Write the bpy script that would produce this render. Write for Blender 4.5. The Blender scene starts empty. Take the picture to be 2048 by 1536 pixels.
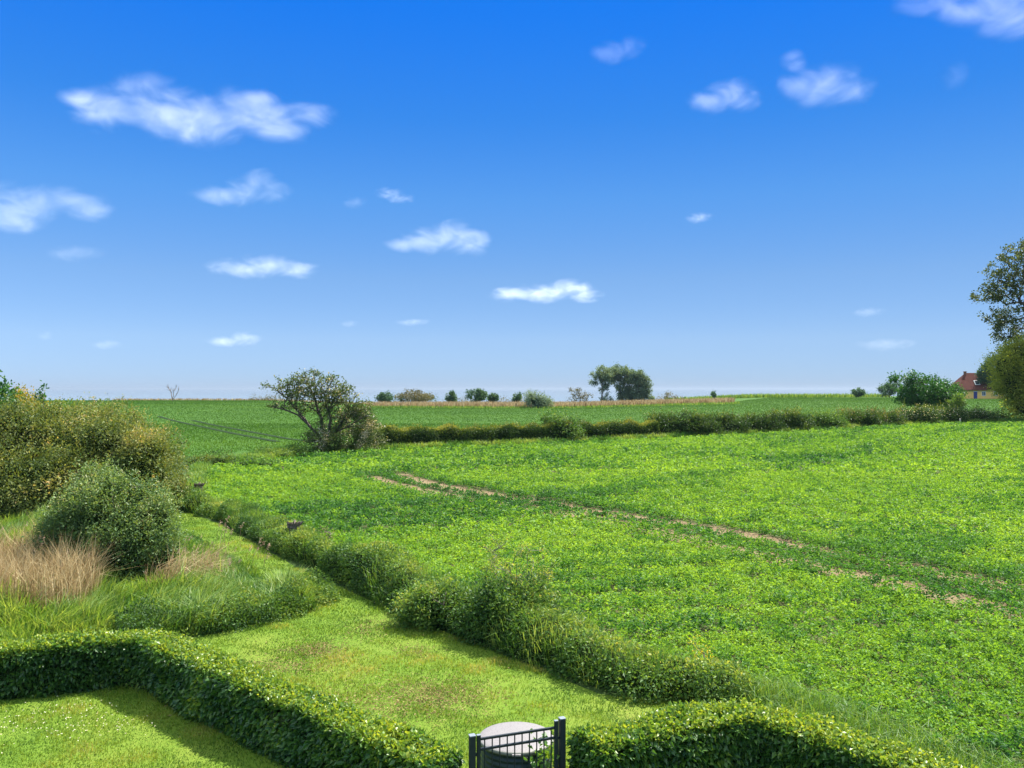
import bpy, bmesh, math
import numpy as np
from mathutils import Vector

S = bpy.context.scene
COL = S.collection
R = math.radians

# ------------------------------------------------------------------ camera
H, F, HY = 5.5, 1650.0, 778.0          # eye height, focal length and horizon row in photo pixels
cam_d = bpy.data.cameras.new('camera')
cam = bpy.data.objects.new('camera', cam_d)
COL.objects.link(cam)
cam.location = (0, 0, H)
cam.rotation_euler = (R(90), 0, 0)
cam_d.sensor_width = 36
cam_d.lens = F / 2048 * 36
cam_d.shift_y = 10 / 2048
cam_d.clip_start = 0.1
cam_d.clip_end = 200000
S.camera = cam

# ------------------------------------------------------------------ sky, sun, exposure
SUN_EL, SUN_AZ = R(55), R(48)
world = bpy.data.worlds.new('World')
S.world = world
world.use_nodes = True
wn, wl = world.node_tree.nodes, world.node_tree.links
bg = wn['Background']
sky = wn.new('ShaderNodeTexSky')
sky.sky_type = 'NISHITA'
sky.sun_disc = False
sky.sun_elevation = SUN_EL
sky.sun_rotation = SUN_AZ
sky.air_density, sky.dust_density, sky.ozone_density, sky.altitude = 0.7, 0.0, 10.0, 0
tc = wn.new('ShaderNodeTexCoord')
sx = wn.new('ShaderNodeSeparateXYZ')
wl.new(tc.outputs['Generated'], sx.inputs[0])
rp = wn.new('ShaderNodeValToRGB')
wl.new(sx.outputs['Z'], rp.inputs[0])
SKY_TINT_FILL = [(0.0, (.36, .385, .50)), (0.0157, (.415, .43, .52)), (0.0593, (.575, .53, .54)), (0.131, (.58, .59, .58)),
            (0.2234, (.40, .63, .71)), (0.310, (.19, .575, .81)), (0.4155, (.065, .55, .98)), (0.435, (.065, .56, .99)), (0.49, (1.6, 1.8, 1.5)), (0.60, (13.5, 7.2, 2.9)), (1.0, (14.5, 7.7, 3.1))]  # last stops boost the sky above the view as added fill light
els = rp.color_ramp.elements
while len(els) < len(SKY_TINT_FILL):
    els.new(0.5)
for e, (p, c) in zip(els, SKY_TINT_FILL):
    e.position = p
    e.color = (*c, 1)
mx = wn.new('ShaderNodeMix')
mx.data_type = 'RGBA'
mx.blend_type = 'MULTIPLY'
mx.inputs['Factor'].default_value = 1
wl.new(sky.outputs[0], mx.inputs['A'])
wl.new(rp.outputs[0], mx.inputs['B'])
# even out the sky from left to right: brighter away from the sun than the clear-air model has it
dp = wn.new('ShaderNodeVectorMath')
dp.operation = 'DOT_PRODUCT'
dp.inputs[1].default_value = (-0.5 * math.sin(SUN_AZ), -0.5 * math.cos(SUN_AZ), 0)
wl.new(tc.outputs['Generated'], dp.inputs[0])
ad = wn.new('ShaderNodeMath')
ad.operation = 'ADD'
ad.inputs[1].default_value = 1.33
wl.new(dp.outputs['Value'], ad.inputs[0])
sc = wn.new('ShaderNodeVectorMath')
sc.operation = 'SCALE'
wl.new(mx.outputs['Result'], sc.inputs[0])
wl.new(ad.outputs[0], sc.inputs['Scale'])
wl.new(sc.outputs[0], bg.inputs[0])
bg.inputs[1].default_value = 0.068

sun_d = bpy.data.lights.new('sun', 'SUN')
sun_d.energy = 4.9
sun_d.angle = R(0.5)
sun_d.color = (1.0, 0.95, 0.86)
sun = bpy.data.objects.new('sun', sun_d)
COL.objects.link(sun)
SUN_DIR = Vector((math.sin(SUN_AZ) * math.cos(SUN_EL), math.cos(SUN_AZ) * math.cos(SUN_EL), math.sin(SUN_EL)))
sun.rotation_euler = SUN_DIR.to_track_quat('Z', 'Y').to_euler()
sun.location = (30, 30, 60)

S.view_settings.view_transform = 'Standard'
S.view_settings.look = 'None'
S.view_settings.exposure = 1.66
S.view_settings.gamma = 1
S.view_settings.use_curve_mapping = False
S.render.engine = 'CYCLES'
S.cycles.max_bounces = 6
S.cycles.diffuse_bounces = 3
S.cycles.glossy_bounces = 2
S.cycles.transmission_bounces = 3
S.cycles.volume_bounces = 3
S.cycles.transparent_max_bounces = 8
S.cycles.caustics_reflective = False
S.cycles.caustics_refractive = False

# ------------------------------------------------------------------ helpers
rng = np.random.default_rng(7)


def ss(a, b, x):
    t = np.clip((np.asarray(x, float) - a) / (b - a), 0, 1)
    return t * t * (3 - 2 * t)


def T(X, Y):
    """height of the ground"""
    X = np.asarray(X, float)
    Y = np.asarray(Y, float)
    A = 1.6 + (0.30 - 1.6) * ss(-85, -45, X) + (1.45 - 0.30) * ss(50, 95, X)
    z = 0.9 * ss(10, 60, X) * ss(40, 100, Y) + A * ss(95, 250, Y)
    Yc = 285 + 20 * ss(-60, 0, X) + 60 * ss(60, 130, X)
    z = z - 17 * ss(0, 70, Y - Yc)
    return z


def G(px, py):
    """the point of the ground seen at a photo pixel"""
    lo, hi = 3.0, 400.0
    f = lambda d: HY + (H - float(T((px - 1024) / F * d, d))) * F / d - py
    for _ in range(60):
        m = (lo + hi) / 2
        if f(m) > 0:
            lo = m
        else:
            hi = m
    d = (lo + hi) / 2
    X = (px - 1024) / F * d
    return np.array((X, d, float(T(X, d))))


def at(px, d):
    X = (px - 1024) / F * d
    return np.array((X, d, float(T(X, d))))


def zat(py, d):
    return H - (py - HY) * d / F


_K = {}


def nz(P, scale, seed=0):
    """smooth random field, about -1..1"""
    P = np.asarray(P, float)
    key = (seed, P.shape[1])
    if key not in _K:
        r = np.random.default_rng(1000 + seed)
        _K[key] = (r.normal(size=(10, P.shape[1])), r.uniform(0, 6.28, 10))
    K, ph = _K[key]
    return np.sin((P @ K.T) * (2.2 / np.asarray(scale, float).reshape(-1, 1)) + ph).sum(1) / 3.2


def unit(v):
    return v / np.maximum(np.linalg.norm(v, axis=-1, keepdims=True), 1e-9)


def inside(poly, X, Y):
    poly = np.asarray(poly)
    c = np.zeros(len(X), bool)
    j = len(poly) - 1
    for i in range(len(poly)):
        xi, yi = poly[i][:2]
        xj, yj = poly[j][:2]
        if yi != yj:
            c ^= ((yi > Y) != (yj > Y)) & (X < (xj - xi) * (Y - yi) / (yj - yi) + xi)
        j = i
    return c


def poly_dist(pts, X, Y):
    P = np.stack([X, Y], 1)
    best = np.full(len(X), 1e9)
    for a, b in zip(pts[:-1], pts[1:]):
        a = np.asarray(a)[:2]
        b = np.asarray(b)[:2]
        ab = b - a
        t = np.clip(((P - a) @ ab) / (ab @ ab), 0, 1)
        best = np.minimum(best, np.linalg.norm(P - a - t[:, None] * ab, axis=1))
    return best


def in_view(X, Y, m=0.06):
    return (np.abs(X) < (1024 / F + m) * Y + 2.5) & (Y > 6)


class MB:
    """collects faces of one mesh"""

    def __init__(self):
        self.v, self.f, self.t, self.n = [], [], [], 0

    def add(self, V, Fc, tint=0.5):
        V = np.asarray(V, float).reshape(-1, 3)
        Fc = np.asarray(Fc, int)
        self.v.append(V)
        self.f.append(Fc + self.n)
        self.t.append(np.broadcast_to(np.asarray(tint, float), (len(Fc),)).copy())
        self.n += len(V)

    def build(self, name, mat, parent=None, smooth=False, loc=None):
        V = np.concatenate(self.v)
        if loc is not None:
            V = V - np.asarray(loc)
        tot = np.concatenate([np.full(len(f), f.shape[1]) for f in self.f])
        idx = np.concatenate([f.ravel() for f in self.f])
        me = bpy.data.meshes.new(name)
        me.vertices.add(len(V))
        me.vertices.foreach_set('co', V.astype(np.float32).ravel())
        me.loops.add(len(idx))
        me.loops.foreach_set('vertex_index', idx.astype(np.int32))
        me.polygons.add(len(tot))
        st = np.concatenate([[0], np.cumsum(tot)[:-1]])
        me.polygons.foreach_set('loop_start', st.astype(np.int32))
        me.polygons.foreach_set('loop_total', tot.astype(np.int32))
        me.polygons.foreach_set('use_smooth', np.full(len(tot), smooth))
        me.update(calc_edges=True)
        a = me.attributes.new('tint', 'FLOAT', 'FACE')
        a.data.foreach_set('value', np.concatenate(self.t).astype(np.float32))
        me.materials.append(mat)
        o = bpy.data.objects.new(name, me)
        COL.objects.link(o)
        if parent is not None:
            o.parent = parent
        elif loc is not None:
            o.location = loc
        return o


def leaves(mb, P, D, L, W, tint, r=rng, droop=0.15):
    """a folded diamond leaf at each point, long axis D"""
    n = len(P)
    D = unit(D)
    side = unit(np.cross(D, r.normal(size=(n, 3))))
    nrm = np.cross(side, D)
    L = np.broadcast_to(L, (n,))[:, None]
    W = np.broadcast_to(W, (n,))[:, None]
    m = P + D * L * 0.45 + nrm * W * 0.18
    tip = P + D * L
    tip[:, 2] -= (L * droop)[:, 0]
    V = np.stack([P, m + side * W * 0.5, tip, m - side * W * 0.5], 1).reshape(-1, 3)
    mb.add(V, np.arange(4 * n).reshape(n, 4), tint)


def blades(mb, P, h, W, lean, tint, r=rng):
    """a bent grass blade at each point"""
    n = len(P)
    a = r.uniform(0, 6.283, n)
    w = np.stack([np.cos(a), np.sin(a), 0 * a], 1) * np.broadcast_to(W, (n,))[:, None] / 2
    h = np.broadcast_to(h, (n,))
    up = np.zeros((n, 3))
    up[:, 2] = h
    lh = lean * h[:, None]
    mid = P + up * 0.6 + lh * 0.28
    tip = P + up + lh
    tip[:, 2] -= (np.linalg.norm(lean, axis=1) ** 2) * h * 0.4
    V = np.stack([P - w, P + w, mid + w * 0.75, mid - w * 0.75, tip], 1).reshape(-1, 3)
    b = np.arange(n)[:, None] * 5
    mb.add(V, b + np.array([[0, 1, 2, 3]]), tint)
    mb.f.append(b + np.array([[3, 2, 4]]) + (mb.n - 5 * n))
    mb.t.append(np.broadcast_to(np.asarray(tint, float), (n,)).copy())
    mb.v.append(np.zeros((0, 3)))


def tubes(mb, A, B, ra, rb, k=5, tint=0.5):
    """tapered tubes from A to B"""
    A, B = np.asarray(A, float).reshape(-1, 3), np.asarray(B, float).reshape(-1, 3)
    n = len(A)
    d = unit(B - A)
    ref = np.where(np.abs(d[:, 2:3]) > 0.9, np.array([[1., 0, 0]]), np.array([[0, 0, 1.]]))
    u = unit(np.cross(d, ref))
    v = np.cross(d, u)
    an = np.arange(k) * 2 * math.pi / k
    ring = u[:, None] * np.cos(an)[None, :, None] + v[:, None] * np.sin(an)[None, :, None]
    ra = np.broadcast_to(ra, (n,))[:, None, None]
    rb = np.broadcast_to(rb, (n,))[:, None, None]
    V = np.concatenate([A[:, None] + ring * ra, B[:, None] + ring * rb], 1).reshape(-1, 3)
    q = np.array([[i, (i + 1) % k, k + (i + 1) % k, k + i] for i in range(k)])
    Fc = (np.arange(n)[:, None, None] * 2 * k + q[None]).reshape(-1, 4)
    mb.add(V, Fc, tint)


def tag(o, label=None, cat=None, group=None, kind=None):
    if label:
        o['label'] = label
    if cat:
        o['category'] = cat
    if group:
        o['group'] = group
    if kind:
        o['kind'] = kind
    return o


def empty(name, loc, label, cat, group=None):
    o = bpy.data.objects.new(name, None)
    COL.objects.link(o)
    o.location = [float(c) for c in loc]
    o.empty_display_size = 0.3
    return tag(o, label, cat, group)


# ------------------------------------------------------------------ materials
def new_mat(name):
    m = bpy.data.materials.new(name)
    m.use_nodes = True
    nt = m.node_tree
    return m, nt, nt.nodes['Principled BSDF']


def ramp(nt, stops, src):
    r = nt.nodes.new('ShaderNodeValToRGB')
    e = r.color_ramp.elements
    while len(e) < len(stops):
        e.new(0.5)
    for k, (p, c) in zip(e, stops):
        k.position = p
        k.color = (*c, 1)
    nt.links.new(src, r.inputs[0])
    return r.outputs[0]


def leaf_mat(name, stops, rough=0.5, transl=0.35, spec=0.35, tcol=(1.9, 1.6, 0.7)):
    m, nt, b = new_mat(name)
    at_ = nt.nodes.new('ShaderNodeAttribute')
    at_.attribute_name = 'tint'
    c = ramp(nt, stops, at_.outputs['Fac'])
    nt.links.new(c, b.inputs['Base Color'])
    b.inputs['Roughness'].default_value = rough
    b.inputs['Specular IOR Level'].default_value = spec
    t = nt.nodes.new('ShaderNodeBsdfTranslucent')
    g = nt.nodes.new('ShaderNodeMix')
    g.data_type = 'RGBA'
    g.blend_type = 'MULTIPLY'
    g.inputs['Factor'].default_value = 1
    g.inputs['B'].default_value = (*tcol, 1)
    nt.links.new(c, g.inputs['A'])
    nt.links.new(g.outputs['Result'], t.inputs['Color'])
    ms = nt.nodes.new('ShaderNodeMixShader')
    ms.inputs[0].default_value = transl
    nt.links.new(b.outputs[0], ms.inputs[1])
    nt.links.new(t.outputs[0], ms.inputs[2])
    nt.links.new(ms.outputs[0], nt.nodes['Material Output'].inputs['Surface'])
    return m


def noise_node(nt, scale, detail=4, rough=0.6, stretch=(1, 1, 1), rot=0.0):
    tcn = nt.nodes.new('ShaderNodeTexCoord')
    mp = nt.nodes.new('ShaderNodeMapping')
    mp.inputs['Scale'].default_value = stretch
    mp.inputs['Rotation'].default_value = (0, 0, rot)
    nt.links.new(tcn.outputs['Object'], mp.inputs[0])
    n = nt.nodes.new('ShaderNodeTexNoise')
    n.inputs['Scale'].default_value = scale
    n.inputs['Detail'].default_value = detail
    n.inputs['Roughness'].default_value = rough
    nt.links.new(mp.outputs[0], n.inputs['Vector'])
    return n.outputs['Fac']


def ground_mat(name, stops, big, fine, bump=0.3, rough=0.95, stretch=(1, 1, 1), rot=0.0, mixf=0.5, dist=0.05):
    m, nt, b = new_mat(name)
    a = noise_node(nt, big, 3, 0.6, stretch, rot)
    f = noise_node(nt, fine, 5, 0.7)
    mxn = nt.nodes.new('ShaderNodeMix')
    mxn.inputs['Factor'].default_value = mixf
    nt.links.new(a, mxn.inputs[2])
    nt.links.new(f, mxn.inputs[3])
    nt.links.new(ramp(nt, stops, mxn.outputs[0]), b.inputs['Base Color'])
    b.inputs['Roughness'].default_value = rough
    b.inputs['Specular IOR Level'].default_value = 0.1
    bp = nt.nodes.new('ShaderNodeBump')
    bp.inputs['Strength'].default_value = bump
    bp.inputs['Distance'].default_value = dist
    nt.links.new(f, bp.inputs['Height'])
    nt.links.new(bp.outputs[0], b.inputs['Normal'])
    return m


def plain_mat(name, c, rough=0.6, metal=0.0, spec=0.4, var=0.12, scale=8.0):
    m, nt, b = new_mat(name)
    n = noise_node(nt, scale, 5, 0.65)
    lo = tuple(x * (1 - var) for x in c)
    hi = tuple(min(1, x * (1 + var)) for x in c)
    nt.links.new(ramp(nt, [(0.3, lo), (0.7, hi)], n), b.inputs['Base Color'])
    b.inputs['Roughness'].default_value = rough
    b.inputs['Metallic'].default_value = metal
    b.inputs['Specular IOR Level'].default_value = spec
    return m


M = {}
M['crop'] = leaf_mat('crop_leaf', [(0.0, (.013, .058, .018)), (0.35, (.046, .138, .022)), (0.7, (.122, .242, .026)), (1.0, (.200, .325, .042))], 0.6, 0.4, 0.2)
M['cereal'] = leaf_mat('cereal_leaf', [(0.0, (.021, .070, .007)), (0.5, (.038, .102, .009)), (1.0, (.070, .146, .012))], 0.65, 0.35, 0.2)
M['lawn_blade'] = leaf_mat('lawn_blade', [(0.0, (.032, .085, .012)), (0.45, (.098, .180, .018)), (0.8, (.180, .226, .036)), (1.0, (.290, .260, .090))], 0.6, 0.4, 0.2)
M['grass'] = leaf_mat('tall_grass', [(0.0, (.022, .080, .014)), (0.5, (.085, .175, .026)), (1.0, (.210, .280, .070))], 0.5, 0.4, 0.3)
M['reed'] = leaf_mat('dry_reed', [(0.0, (.150, .095, .040)), (0.5, (.340, .240, .110)), (1.0, (.560, .450, .260))], 0.7, 0.3, 0.2, (1, 1, 1))
M['plume'] = leaf_mat('reed_plume', [(0.0, (.260, .160, .110)), (1.0, (.480, .350, .260))], 0.8, 0.4, 0.2, (1, 1, 1))
M['beech'] = leaf_mat('beech_leaf', [(0.0, (.018, .062, .016)), (0.5, (.052, .130, .022)), (0.85, (.130, .215, .026)), (1.0, (.230, .290, .036))], 0.42, 0.38, 0.45)
M['wild'] = leaf_mat('wild_leaf', [(0.0, (.018, .056, .014)), (0.5, (.068, .142, .028)), (0.85, (.155, .230, .044)), (1.0, (.270, .290, .080))], 0.55, 0.35, 0.25)
M['willow'] = leaf_mat('willow_leaf', [(0.0, (.034, .064, .016)), (0.4, (.105, .145, .034)), (0.75, (.215, .225, .070)), (1.0, (.400, .290, .150))], 0.55, 0.3, 0.25)
M['willow_green'] = leaf_mat('willow_green_leaf', [(0.0, (.034, .080, .026)), (0.5, (.095, .165, .046)), (0.85, (.190, .255, .090)), (1.0, (.310, .290, .150))], 0.5, 0.3, 0.3)
M['thorn'] = leaf_mat('hawthorn_leaf', [(0.0, (.030, .060, .016)), (0.5, (.070, .110, .030)), (0.76, (.125, .150, .060)), (0.84, (.360, .330, .270)), (1.0, (.520, .480, .430))], 0.55, 0.3, 0.2)
M['hedge_far'] = leaf_mat('field_hedge_leaf', [(0.0, (.012, .036, .010)), (0.5, (.030, .066, .014)), (0.8, (.095, .135, .022)), (1.0, (.230, .240, .050))], 0.55, 0.3, 0.2)
M['tree_dark'] = leaf_mat('coast_leaf', [(0.0, (.030, .075, .040)), (0.5, (.050, .110, .055)), (1.0, (.095, .160, .070))], 0.6, 0.25, 0.2)
M['tree_blue'] = leaf_mat('poplar_leaf', [(0.0, (.070, .120, .085)), (0.5, (.115, .175, .115)), (1.0, (.190, .250, .150))], 0.6, 0.25, 0.2)
M['tree_brown'] = leaf_mat('brown_leaf', [(0.0, (.070, .075, .042)), (0.5, (.115, .110, .060)), (1.0, (.190, .160, .080))], 0.6, 0.25, 0.2)
M['tree_green'] = leaf_mat('round_tree_leaf', [(0.0, (.014, .060, .014)), (0.5, (.030, .105, .022)), (1.0, (.075, .170, .032))], 0.5, 0.3, 0.25)
M['olive'] = leaf_mat('olive_leaf', [(0.0, (.085, .125, .020)), (0.5, (.180, .220, .034)), (1.0, (.290, .320, .065))], 0.55, 0.45, 0.2)
M['brown_top'] = leaf_mat('brown_topped_leaf', [(0.0, (.020, .055, .012)), (0.5, (.045, .090, .018)), (0.8, (.150, .120, .045)), (1.0, (.260, .190, .090))], 0.55, 0.3, 0.2)
M['flower'] = leaf_mat('blossom', [(0.0, (.500, .460, .360)), (1.0, (.720, .690, .600))], 0.7, 0.3)
M['yellow'] = leaf_mat('yellow_flower', [(0.0, (.300, .290, .030)), (1.0, (.500, .430, .040))], 0.6, 0.3)
M['airy'] = leaf_mat('airy_leaf', [(0.0, (.030, .048, .014)), (0.5, (.074, .104, .028)), (1.0, (.180, .200, .060))], 0.55, 0.25, 0.25)
M['gorse'] = leaf_mat('gorse_leaf', [(0.0, (.080, .120, .014)), (0.5, (.220, .190, .020)), (1.0, (.420, .260, .022))], 0.6, 0.3, 0.2)
M['bark'] = plain_mat('bark', (.075, .058, .042), 0.9, var=0.4)
M['bark_grey'] = plain_mat('bark_grey', (.120, .105, .085), 0.9, var=0.35)
M['dead_wood'] = plain_mat('dead_wood', (.170, .130, .110), 0.9, var=0.35)
M['solid_core'] = plain_mat('dark_core', (.020, .032, .010), 1.0, spec=0.0, var=0.4, scale=14)  # solid dark core added inside foliage to stop see-through
M['dry_soil'] = ground_mat('dry_track_soil', [(0.25, (.090, .064, .034)), (0.5, (.130, .094, .052)), (0.8, (.185, .135, .080))], 0.4, 9, 0.6)
M['soil'] = ground_mat('field_soil', [(0.25, (.030, .042, .014)), (0.5, (.050, .055, .020)), (0.8, (.080, .070, .032))], 0.4, 9, 0.6)
M['rough'] = ground_mat('rough_soil', [(0.3, (.018, .035, .010)), (0.6, (.035, .060, .014)), (0.8, (.060, .070, .025))], 0.6, 7, 0.5)
M['lawn'] = ground_mat('lawn_ground', [(0.25, (.042, .085, .010)), (0.45, (.078, .132, .013)), (0.6, (.112, .150, .020)), (0.75, (.170, .150, .045))], 0.55, 16, 0.5, stretch=(1, 0.5, 1), rot=R(40), mixf=0.4)
M['land'] = ground_mat('cereal_field', [(0.3, (.024, .064, .008)), (0.5, (.034, .080, .009)), (0.7, (.048, .100, .011))], 0.03, 1.6, 0.5, mixf=0.55, dist=0.2)
M['tram_shade'] = ground_mat('tramline_shade', [(0.3, (.006, .016, .003)), (0.7, (.010, .024, .004))], 0.4, 3, 0.4)  # shade of the crop gaps painted into the near-black strip colour

m, nt, b = new_mat('sea_water')
b.inputs['Base Color'].default_value = (.12, .135, .145, 1)
b.inputs['Roughness'].default_value = 0.06
nf = noise_node(nt, 0.02, 4, 0.6, (0.25, 1, 1))
bp = nt.nodes.new('ShaderNodeBump')
bp.inputs['Strength'].default_value = 0.12
bp.inputs['Distance'].default_value = 0.4
nt.links.new(nf, bp.inputs['Height'])
nt.links.new(bp.outputs[0], b.inputs['Normal'])
M['sea'] = m

# ------------------------------------------------------------------ the ground
def sheet_from_grid(name, xs, ys, off, mat, keep=None):
    X, Y = np.meshgrid(xs, ys)
    Z = T(X, Y) + off
    V = np.stack([X, Y, Z], -1).reshape(-1, 3)
    nx, ny = len(xs), len(ys)
    i, j = np.meshgrid(np.arange(nx - 1), np.arange(ny - 1))
    a = (j * nx + i).ravel()
    Fc = np.stack([a, a + 1, a + nx + 1, a + nx], 1)
    if keep is not None:
        c = V[Fc].mean(1)
        Fc = Fc[keep(c[:, 0], c[:, 1])]
    mb = MB()
    mb.add(V, Fc)
    return tag(mb.build(name, mat, smooth=True), kind='structure')


def flat_sheet(name, pts, z, mat):
    mb = MB()
    pts = np.asarray(pts, float)
    mb.add(np.column_stack([pts, np.full(len(pts), z)]), [list(range(len(pts)))])
    return tag(mb.build(name, mat), kind='structure')


xs = np.concatenate([np.linspace(-420, -120, 60, False), np.linspace(-120, 160, 141, False), np.linspace(160, 460, 60)])
ys = np.concatenate([np.linspace(-30, 130, 81, False), np.linspace(130, 420, 100)])
sheet_from_grid('ground', xs, ys, 0, M['land'])

FIELD = [(-13.2, 37.5), (-10.9, 33.9), (-5.3, 25.6), (-2.0, 21.2), (1.0, 17.9), (3.0, 15.7), (4.6, 14.4), (6.0, 12.2), (7.6, 9.8), (9, 7), (60, 7),
         (110, 60), (110, 117), (61, 106.5), (14.9, 87.5), (-13.5, 69.5), (-17, 62.5), (-20.5, 58), (-19.5, 50), (-15.8, 42)]
sheet_from_grid('field', np.arange(-24, 111, 1.0), np.arange(6, 120, 1.0), 0.03, M['soil'], lambda X, Y: inside(FIELD, X, Y))
flat_sheet('rough_ground', [(-45, 6), (16, 6), (6.5, 12.6), (4.9, 14.9), (-5, 26), (-13, 38.5), (-20, 56), (-19, 66), (-45, 70)], 0.012, M['rough'])

BASE = [(-18.5, 39.6), (-13.9, 36.0), (-11.8, 33.4), (-6.4, 25.0), (-3.04, 20.5), (-0.25, 17.06), (1.58, 14.8), (3.42, 14.25)]   # foot of the wild hedge
EDGE = [(-18.5, 37.0), (-14.4, 33.9), (-11.7, 30.6), (-9.1, 26.8), (-6.3, 22.5), (-4.8, 20.4), (-6.9, 18.26), (-8.6, 17.3)]     # foot of the tall grass
LAWN = BASE + [(4.2, 13.0), (3.5, 12.2), (0.65, 10.8), (-0.5, 10.4), (-6.9, 15.6)] + EDGE[::-1]
YARD = [(-16, 12.9), (-9.2, 14.75), (-7.0, 15.45), (-0.6, 10.2), (0.65, 10.8), (3.3, 12.0), (7, 8), (7, 4), (-16, 4)]
flat_sheet('lawn', LAWN, 0.024, M['lawn'])
flat_sheet('yard_lawn', YARD, 0.020, M['lawn'])

mb = MB()
mb.add([(-40000, 300, -12), (40000, 300, -12), (40000, 40000, -12), (-40000, 40000, -12)], [[0, 1, 2, 3]])
tag(mb.build('sea', M['sea']), kind='structure')

TRACK = [[G(*p)[:2] for p in q] for q in (
    [(735, 955), (780, 970), (900, 995), (1060, 1018), (1210, 1040), (1330, 1068), (1450, 1100), (1600, 1130), (1740, 1160), (1850, 1188), (1960, 1215), (2090, 1240)],
    [(790, 950), (860, 970), (1000, 995), (1130, 1015), (1320, 1045), (1420, 1062), (1520, 1080), (1640, 1105), (1740, 1125), (1880, 1150), (2048, 1185), (2150, 1200)])]
# wheel tracks worn through the far cereal field, gap shade painted in their colour
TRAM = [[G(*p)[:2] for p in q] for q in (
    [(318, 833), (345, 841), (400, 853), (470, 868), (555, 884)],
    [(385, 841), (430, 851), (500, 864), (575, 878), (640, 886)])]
for q, hw_, mk_, up_ in [(q, 0.38, 'tram_shade', 0.06) for q in TRAM] + [(q, 0.75, 'dry_soil', 0.045) for q in TRACK]:
    mb = MB()
    q = np.array(q)
    t = np.linspace(0, len(q) - 1, 60)
    c = np.stack([np.interp(t, np.arange(len(q)), q[:, k]) for k in (0, 1)], 1)
    d = unit(np.gradient(c, axis=0))
    s = np.stack([-d[:, 1], d[:, 0]], 1) * hw_
    a, b_ = c + s, c - s
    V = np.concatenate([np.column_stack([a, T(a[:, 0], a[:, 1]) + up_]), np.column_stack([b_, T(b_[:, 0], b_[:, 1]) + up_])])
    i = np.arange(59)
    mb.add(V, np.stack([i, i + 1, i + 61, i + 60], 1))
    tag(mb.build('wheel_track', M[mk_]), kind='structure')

# ------------------------------------------------------------------ the crop in the near field

def crop():
    mb = MB()
    r = np.random.default_rng(11)
    for y0, y1, dens, k, L, hgt in ((7, 18, 190, 7, 0.078, 0.22), (18, 30, 105, 7, 0.095, 0.24), (30, 52, 46, 6, 0.135, 0.26), (52, 119, 16, 5, 0.215, 0.30)):
        x0, x1 = -0.68 * y1, 0.68 * y1
        n = int((x1 - x0) * (y1 - y0) * dens)
        X, Y = r.uniform(x0, x1, n), r.uniform(y0, y1, n)
        ok = inside(FIELD, X, Y) & in_view(X, Y, 0.04)
        X, Y = X[ok], Y[ok]
        P2 = np.stack([X, Y], 1)
        d = np.minimum(poly_dist(TRACK[0], X, Y), poly_dist(TRACK[1], X, Y))
        patch = nz(P2, 5.5, 3) + 0.5 * nz(P2, 1.6, 4)
        start = np.exp(-((X + 5.5) ** 2 + (Y - 46.5) ** 2) / 40)
        bare = 0.27 + 0.15 * patch + 0.45 * start
        thin = (d < bare) | ((nz(P2, 0.9, 5) > 1.5) & (r.random(len(X)) < 0.6))
        ok = ~thin
        X, Y, d, P2 = X[ok], Y[ok], d[ok], P2[ok]
        n = len(X)
        # the taller blue-green growth in bands across the field and beside the tracks
        R2 = np.stack([X * 0.16 + Y * 0.05, Y - 0.22 * X], 1)
        d1, d2 = poly_dist(TRACK[0], X, Y), poly_dist(TRACK[1], X, Y)
        lush = ss(0.35, 1.0, nz(R2, 1.1, 6) * 0.75 + nz(P2, 11, 7) * 0.4) * 0.9 + 0.7 * np.exp(-((d - 0.6) / 0.45) ** 2) + 0.6 * ((d1 < 2.1) & (d2 < 2.1)) + 0.5 * ss(0.6, 1.1, nz(P2, 1.1, 61))
        lush = np.clip(lush, 0, 1)
        sc_ = 0.16 + (y0 + y1) / 240
        hh = hgt * np.maximum(0.3, 0.80 + (0.65 - 0.75 * ((d1 < 2.1) & (d2 < 2.1))) * lush + 0.58 * nz(P2, sc_, 8) + 0.12 * nz(P2, 1.5, 62))
        base = np.column_stack([X, Y, T(X, Y) + 0.03])
        t0 = 0.68 - 0.44 * lush + 0.06 * nz(P2, sc_, 8) + 0.05 * nz(P2, 1.3, 9) - 0.10 * ss(35, 80, Y) + 0.06 * nz(P2, 14, 10) + r.normal(0, 0.04, n)
        P = np.repeat(base, k, 0)
        m = n * k
        P[:, :2] += r.normal(0, 0.045 * L / 0.1, (m, 2))
        P[:, 2] += np.repeat(hh, k) * r.uniform(0.15, 1, m) ** 0.8
        D = r.normal(size=(m, 3))
        D[:, 2] = np.abs(D[:, 2]) * 0.7 + 0.15
        s = r.uniform(0.65, 1.3, m)
        leaves(mb, P, D, L * s, L * 0.48 * s, np.clip(np.repeat(t0, k) + r.normal(0, 0.085, m), 0, 1), r)
    o = mb.build('crop', M['crop'])
    tag(o, 'bright green leafy crop filling the near field', 'crop', kind='stuff')


crop()


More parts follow.
